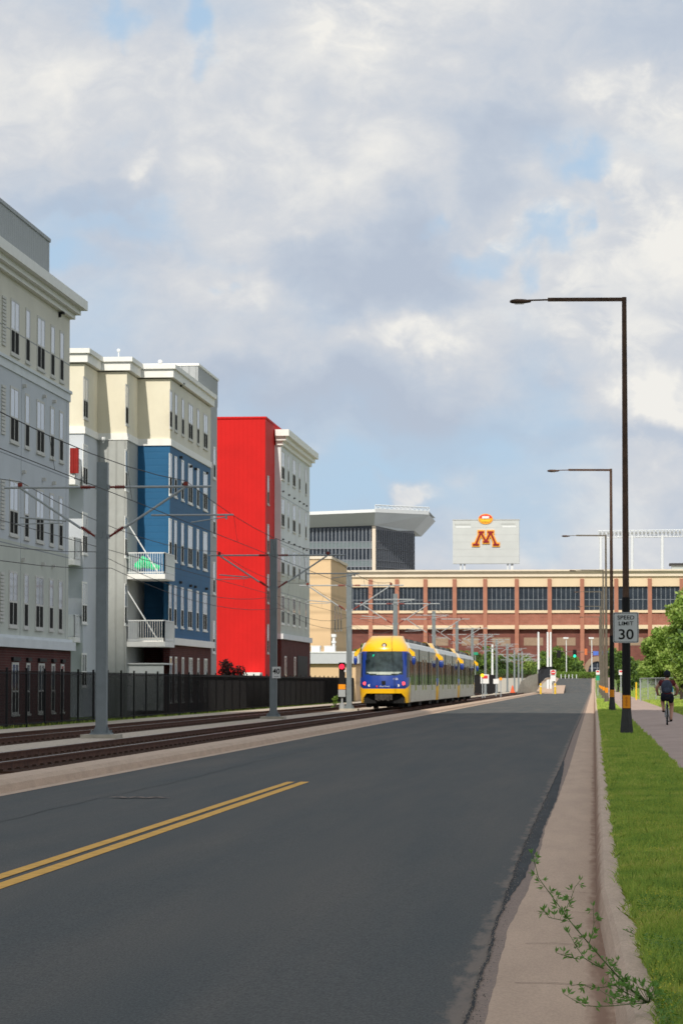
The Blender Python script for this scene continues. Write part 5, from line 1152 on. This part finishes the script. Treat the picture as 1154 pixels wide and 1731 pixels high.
n = 2600; y = 12+rng.random(n)**1.5*60; x = .20+np.interp(y, [a for a, b in T_K], [b for a, b in T_K])-np.abs(rng.normal(size=n))*.014*(1+np.sin(y*2.1)); go = blades(x, y, np.full(n,.15), .02+.04*rng.random(n), .004+.0002*y, 'grass', M['blade'], lean=1.6); meta(go, 'ragged grass edge creeping over the right kerb', 'grass', kind='stuff')
# clover / broadleaf ground cover with yellow flecks near the camera
def leaflets(n, x, y, z, s, name, m, label):
    a = rng.random(n)*2*math.pi; t1 = np.stack([np.cos(a),np.sin(a),rng.normal(size=n)*.35],1); t2 = np.stack([-np.sin(a),np.cos(a),rng.normal(size=n)*.35+.25],1)
    p = np.stack([x,y,z],1); s = s[:,None]; v = np.stack([p-t1*s, p-t2*s*.6, p+t1*s, p+t2*s*.6],1).reshape(-1,3)
    me = bpy.data.meshes.new(name); me.vertices.add(4*n); me.vertices.foreach_set('co', v.ravel()); me.loops.add(4*n); me.loops.foreach_set('vertex_index', np.arange(4*n)); me.polygons.add(n); me.polygons.foreach_set('loop_start', np.arange(0,4*n,4)); me.polygons.foreach_set('loop_total', np.full(n,4)); me.materials.append(m); me.update(); me.validate()
    o = bpy.data.objects.new(name, me); COL.objects.link(o); meta(o, label, 'ground cover', kind='stuff')
def near_pts(n, ymin, ymax):
    y = ymin+rng.random(n)**1.0*(ymax-ymin); x = .26+rng.random(n)*(.0306*y+.1-.26); return x, y
x, y = near_pts(9000, 12, 19); k = (np.sin(y*2.1+.7)+np.sin(x*9)*.4) > .1; x, y = x[k], y[k]; leaflets(len(x), x, y, .16+.07*rng.random(len(x)), .006+.006*rng.random(len(x)), 'clover', mat('clover_leaf', (.11,.22,.035), .6, var=.3, vscale=20, trans=.3), 'dark green clover leaves in the nearest verge grass')
x, y = near_pts(5200, 12, 34); k = (np.sin(y*1.3+2)+np.sin(x*6+y)*.5) > -.1; x, y = x[k], y[k]; leaflets(len(x), x, y, .19+.05*rng.random(len(x)), .0035+.003*rng.random(len(x)), 'yellow_flowers', M['flower'], 'tiny yellow flowers flecking the nearest verge grass')

# ------------------------------------------------------------------ foreground weed
WY = 12.85
def wp(cx, cy, dy=0): return atY(780+cx/3.086, 1400+cy/3.086, WY+dy)
wb = wp(975, 915); wt = thing('weed_plant', wb, 'leafy green weed leaning over the gutter from the kerb in the foreground', 'plant')
stems = [([(975,915),(890,850),(800,760),(725,675),(660,600),(600,530),(560,480),(480,370),(400,260),(385,200),(365,135)],0,.0042,.0012),
 ([(740,735),(690,712),(640,680),(600,625),(570,570),(548,540)],-.06,.0026,.001),([(540,440),(552,405),(572,365),(590,310),(618,275)],.05,.002,.001),([(665,600),(680,550),(690,500),(685,410)],.06,.002,.001),
 ([(535,485),(490,475),(455,468),(435,440),(430,425)],-.05,.002,.001),([(600,685),(560,672),(520,662),(490,650)],-.08,.002,.001),([(870,870),(800,822),(740,832),(680,838),(625,815),(570,825)],-.10,.0022,.001),
 ([(960,915),(880,920),(780,930),(700,932),(640,928),(585,900),(530,865)],-.14,.0026,.001),([(845,815),(830,790),(822,770)],.03,.002,.001),([(780,745),(800,715),(815,695)],.04,.002,.001),([(725,850),(770,880),(800,890)],-.1,.001,.001)]
sm = MB(); lf = MB(); random.seed(5)
def leaflet(p, d, L):
    u = Vector((random.uniform(-1,1), random.uniform(-1,1), random.uniform(-1,1))); s = d.cross(u).normalized()*L*.18; n_ = d.cross(s).normalized()*L*.1
    a = p; b = p+d*L*.45+s+n_; c = p+d*L; e = p+d*L*.45-s+n_; m_ = p+d*L*.5-n_*.2
    lf.quad(a, b, c, m_); lf.quad(a, m_, c, e)
for pts, dy, r0, r1 in stems:
    P3 = [wp(x, y, dy*min(1, i/2.)+ (0)) for i, (x, y) in enumerate(pts)]
    sm.line(P3, r0, 6, r1)
    for i in range(len(P3)-1):
        nseg = max(1, int((P3[i+1]-P3[i]).length/.018))
        for k in range(nseg):
            p = P3[i].lerp(P3[i+1], (k+random.random()*.6)/nseg)
            if random.random() < .05: continue
            ax = Vector((random.uniform(-1,1), random.uniform(-.9,.9), random.uniform(-.3,1))).normalized(); q = p+ax*random.uniform(.008,.022); sm.tube(p, q, .0008, n=3)
            for a in (-.7, 0, .7):
                d = (ax+Vector((a*ax.z+random.uniform(-.2,.2), random.uniform(-.4,.4), -a*ax.x))).normalized(); leaflet(q, d, random.uniform(.023,.040))
    for k in range(3): leaflet(P3[-1], Vector((random.uniform(-.7,.7),random.uniform(-.4,.4),1)).normalized(), .028)
for k in range(46):
    p = wb+Vector((random.uniform(-.16,.05), random.uniform(-.06,.06), random.uniform(.0,.12))); sm.tube(wb, p, .0009, n=3); d0 = (p-wb).normalized()
    for a in (-.6, 0, .6): leaflet(p, (d0+Vector((random.uniform(-.8,.8), random.uniform(-.6,.6), a))).normalized(), random.uniform(.02,.036))
build(sm, 'stem', M['weedstem'], wt, smooth=True); build(lf, 'foliage', M['weed'], wt)
# small sprigs growing from the kerb joint
for i, (cx, cy, lb) in enumerate(((770,170,'uppermost'),(790,330,'middle'),(850,560,'lower'))):
    pz = atY(780+cx/3.086, 1400+cy/3.086, 1); Yk = (1.6-.15)/(1.6-pz.z); b_ = Vector((.25, Yk, .14)); t = thing('kerb_sprig', b_, lb+' of three tiny weed sprigs on the right kerb edge', 'plant', 'tiny weeds on the kerb'); lf = MB(); s_ = MB()
    for k in range(9): e = b_+Vector((random.uniform(-.09,.03),random.uniform(-.12,.12),random.uniform(.01,.05))); s_.tube(b_, e, .0012, n=3); leaflet(e, Vector((random.uniform(-1,1),random.uniform(-1,1),.3)).normalized(), .022); leaflet(e, Vector((random.uniform(-1,1),random.uniform(-1,1),.3)).normalized(), .02)
    build(s_, 'stem', M['weedstem'], t); build(lf, 'foliage', M['weed'], t)

# ------------------------------------------------------------------ sun, cloud, sky
SE = R(43); SA = R(5)
sun_to = Vector((-math.sin(SA)*math.cos(SE), -math.cos(SA)*math.cos(SE), math.sin(SE)))
sd = bpy.data.lights.new('sun', 'SUN'); sd.energy = 4.0; sd.angle = R(.53); sd.color = (1,.94,.84); so = bpy.data.objects.new('sun', sd); COL.objects.link(so); so.rotation_euler = sun_to.to_track_quat('Z','Y').to_euler(); so.location = (0,-50,60)
# a real cloud out of frame that shades the near road, as in the photograph
hC = 300; off = sun_to*(hC/sun_to.z)
cm = MB(); random.seed(3)
nx, ny = 44, 40
def edgeY(X): return 152+.25*(X+10)+3*math.sin(X*.06)
top = {}
X0, X1_ = -330, 330
for i in range(nx+1):
    for j in range(ny+1):
        X = X0+(X1_-X0)*i/nx; e = edgeY(X); Yv = e-230+230*j/ny
        b_ = min(1, i/4, (nx-i)/4, j/4, (ny-j)/4)**.6; th = b_*(16+10*math.sin(i*.7)*math.sin(j*.9))
        for s in (0,1): top[(i,j,s)] = len(cm.v); cm.v.append((X+off.x, Yv+off.y, hC+(th if s else -th*.35)))
for i in range(nx):
    for j in range(ny):
        cm.f.append((top[(i,j,1)],top[(i+1,j,1)],top[(i+1,j+1,1)],top[(i,j+1,1)])); cm.m.append(0); cm.f.append((top[(i,j,0)],top[(i,j+1,0)],top[(i+1,j+1,0)],top[(i+1,j,0)])); cm.m.append(0)
cmat = bpy.data.materials.new('cloud'); cmat.use_nodes = True; N = cmat.node_tree.nodes; L = cmat.node_tree.links; N.remove(N['Principled BSDF'])
d1 = N.new('ShaderNodeBsdfDiffuse'); d1.inputs['Color'].default_value = (.9,.9,.9,1); d2 = N.new('ShaderNodeBsdfTranslucent'); d2.inputs['Color'].default_value = (.9,.9,.9,1); d3 = N.new('ShaderNodeBsdfTransparent')
a1 = N.new('ShaderNodeMixShader'); a1.inputs[0].default_value = .45; L.new(d1.outputs[0], a1.inputs[1]); L.new(d2.outputs[0], a1.inputs[2]); a2 = N.new('ShaderNodeMixShader'); a2.inputs[0].default_value = .08; L.new(a1.outputs[0], a2.inputs[1]); L.new(d3.outputs[0], a2.inputs[2]); L.new(a2.outputs[0], N['Material Output'].inputs['Surface'])
struct(build(cm, 'cloud', cmat, smooth=True))

w = bpy.data.worlds.new('World'); scn.world = w; w.use_nodes = True; nt = w.node_tree; N = nt.nodes; L = nt.links; bg = N['Background']; bg.inputs['Strength'].default_value = .1
sky = N.new('ShaderNodeTexSky'); sky.sky_type = 'NISHITA'; sky.sun_disc = False; sky.sun_elevation = SE; sky.sun_rotation = math.atan2(sun_to.x, sun_to.y); sky.air_density = 1; sky.dust_density = 1.5; sky.ozone_density = 1
tc = N.new('ShaderNodeTexCoord'); nrm = N.new('ShaderNodeVectorMath'); nrm.operation = 'NORMALIZE'; L.new(tc.outputs['Generated'], nrm.inputs[0]); D = nrm.outputs[0]
def math_(op, a, b=None, c=None, clamp=False):
    n = N.new('ShaderNodeMath'); n.operation = op; n.use_clamp = clamp
    for i, v in enumerate((a, b, c)):
        if v is None: continue
        if isinstance(v, (int, float)): n.inputs[i].default_value = v
        else: L.new(v, n.inputs[i])
    return n.outputs[0]
def noise(scale, loc, sc=(1,1,1.9), detail=9, rough=.55, dist=0.):
    mp = N.new('ShaderNodeMapping'); mp.inputs['Scale'].default_value = sc; mp.inputs['Location'].default_value = loc; L.new(D, mp.inputs['Vector'])
    n = N.new('ShaderNodeTexNoise'); n.inputs['Scale'].default_value = scale; n.inputs['Detail'].default_value = detail; n.inputs['Roughness'].default_value = rough; n.inputs['Distortion'].default_value = dist; L.new(mp.outputs[0], n.inputs['Vector']); return n.outputs['Fac']
wn = N.new('ShaderNodeTexNoise'); wn.inputs['Scale'].default_value = 22; wn.inputs['Detail'].default_value = 7; L.new(D, wn.inputs['Vector'])
wsub = N.new('ShaderNodeVectorMath'); wsub.operation = 'SUBTRACT'; L.new(wn.outputs['Color'], wsub.inputs[0]); wsub.inputs[1].default_value = (.5,.5,.5)
wsc = N.new('ShaderNodeVectorMath'); wsc.operation = 'SCALE'; wsc.inputs['Scale'].default_value = .085; L.new(wsub.outputs[0], wsc.inputs[0])
wad = N.new('ShaderNodeVectorMath'); wad.operation = 'ADD'; L.new(D, wad.inputs[0]); L.new(wsc.outputs[0], wad.inputs[1]); DW = wad.outputs[0]
def blob(px, py, rx, ry, amp):
    d = ray(px, py).normalized(); sb_ = N.new('ShaderNodeVectorMath'); sb_.operation = 'SUBTRACT'; L.new(DW, sb_.inputs[0]); sb_.inputs[1].default_value = d
    ml = N.new('ShaderNodeVectorMath'); ml.operation = 'MULTIPLY'; L.new(sb_.outputs[0], ml.inputs[0]); ml.inputs[1].default_value = (F/rx, F/rx, F/ry)
    ln = N.new('ShaderNodeVectorMath'); ln.operation = 'LENGTH'; L.new(ml.outputs[0], ln.inputs[0])
    mr = N.new('ShaderNodeMapRange'); mr.interpolation_type = 'SMOOTHSTEP'; mr.inputs['From Min'].default_value = 1.25; mr.inputs['From Max'].default_value = .25; mr.inputs['To Max'].default_value = amp
    L.new(ln.outputs['Value'], mr.inputs['Value']); return mr.outputs['Result']
n1 = noise(8.5, (3.1,.2,.7), detail=10, rough=.5, dist=.3); n2 = noise(15, (7.3,1.2,.1), sc=(1,1,1.6), detail=9, rough=.54, dist=.4)
cov = math_('ADD', math_('MULTIPLY', math_('SUBTRACT', n1, .5), 2.6), .85)
for b_ in ((150,45,80,45,-.8),(355,80,45,80,-.8),(370,10,70,30,-.6),(820,400,70,60,-.8),(905,430,40,70,-.8),(1010,330,90,40,-.8),(130,450,130,60,-.75),(440,465,40,20,-.6),(230,370,160,40,-.5),(600,830,260,70,-.4),(900,830,180,90,-.35),(700,900,500,60,-.25),(360,400,120,40,-.4),
           (620,200,350,120,.5),(1080,450,130,150,1.1),(220,230,200,80,.5),(600,620,300,90,.5),(1100,680,120,60,.6),(1000,120,180,160,.6),(700,840,75,45,.7)): cov = math_('ADD', cov, blob(*b_))
cf_ = N.new('ShaderNodeMapRange'); cf_.interpolation_type = 'SMOOTHSTEP'; cf_.inputs['From Min'].default_value = -.15; cf_.inputs['From Max'].default_value = 1.0; L.new(cov, cf_.inputs['Value'])
br = math_('ADD', math_('MULTIPLY', math_('SUBTRACT', n2, .5), 1.4), .50)
br = math_('ADD', br, math_('MULTIPLY', math_('SUBTRACT', n1, .5), .6))
for b_ in ((650,420,180,110,-.55),(900,220,110,90,-.35),(500,690,350,60,-.40),(160,310,260,40,-.25),(900,730,300,50,-.3),(100,120,160,130,-.05),(620,70,130,100,.12),(1000,90,260,120,-.16),(1120,400,120,90,.22),(1120,670,90,60,.45),(270,240,60,40,.3),(480,500,60,60,.3),(640,570,100,50,.3),(700,840,80,50,.35),(1060,200,100,60,.25),(470,440,60,50,.2),(560,260,240,60,.12)): br = math_('ADD', br, blob(*b_))
n3 = noise(70, (1.3,4.2,2.1), sc=(1,1,1.4), detail=8, rough=.62, dist=.5)
br = math_('ADD', br, math_('MULTIPLY', math_('SUBTRACT', n3, .5), .55))
# lit heaps of cumulus with crisp edges
cu = None
for b_ in ((1120,470,190,170,1.),(1120,690,120,65,.8),(1080,200,110,70,.45),(705,845,70,55,.8),(870,375,60,40,.45),(640,575,110,45,.45),(600,60,120,80,.5),(475,505,60,50,.45),(265,245,60,45,.4),(1060,760,120,40,.5)):
    q_ = blob(*b_); cu = q_ if cu is None else math_('MAXIMUM', cu, q_)
cu = math_('ADD', cu, math_('MULTIPLY', math_('SUBTRACT', n3, .5), 1.1)); cm_ = N.new('ShaderNodeMapRange'); cm_.interpolation_type = 'SMOOTHSTEP'; cm_.inputs['From Min'].default_value = .22; cm_.inputs['From Max'].default_value = .80; L.new(cu, cm_.inputs['Value'])
cuF = cm_.outputs['Result']; br = math_('ADD', br, math_('MULTIPLY', cuF, .20))
brc = math_('ADD', br, 0, clamp=True)
cr = N.new('ShaderNodeValToRGB'); L.new(brc, cr.inputs['Fac']); e = cr.color_ramp.elements
e[0].position = 0; e[0].color = (4.7,5.35,6.4,1); e[1].position = 1; e[1].color = (8.8,8.65,8.25,1); q = e.new(.3); q.color = (5.3,5.9,6.8,1); q = e.new(.62); q.color = (6.55,6.8,7.2,1)
# pale blue air between the clouds: Nishita colour lifted by thin high cloud
mxs = N.new('ShaderNodeMix'); mxs.data_type = 'RGBA'; mxs.inputs['Factor'].default_value = .85; L.new(sky.outputs[0], mxs.inputs['A']); mxs.inputs['B'].default_value = (4.5,6.2,8.1,1)
mxc = N.new('ShaderNodeMix'); mxc.data_type = 'RGBA'; L.new(math_('MAXIMUM', cf_.outputs['Result'], cuF), mxc.inputs['Factor']); L.new(mxs.outputs['Result'], mxc.inputs['A']); L.new(cr.outputs['Color'], mxc.inputs['B'])
L.new(mxc.outputs['Result'], bg.inputs['Color'])
scn.view_settings.view_transform = 'Standard'; scn.view_settings.look = 'None'; scn.view_settings.gamma = 1; scn.view_settings.exposure = 0
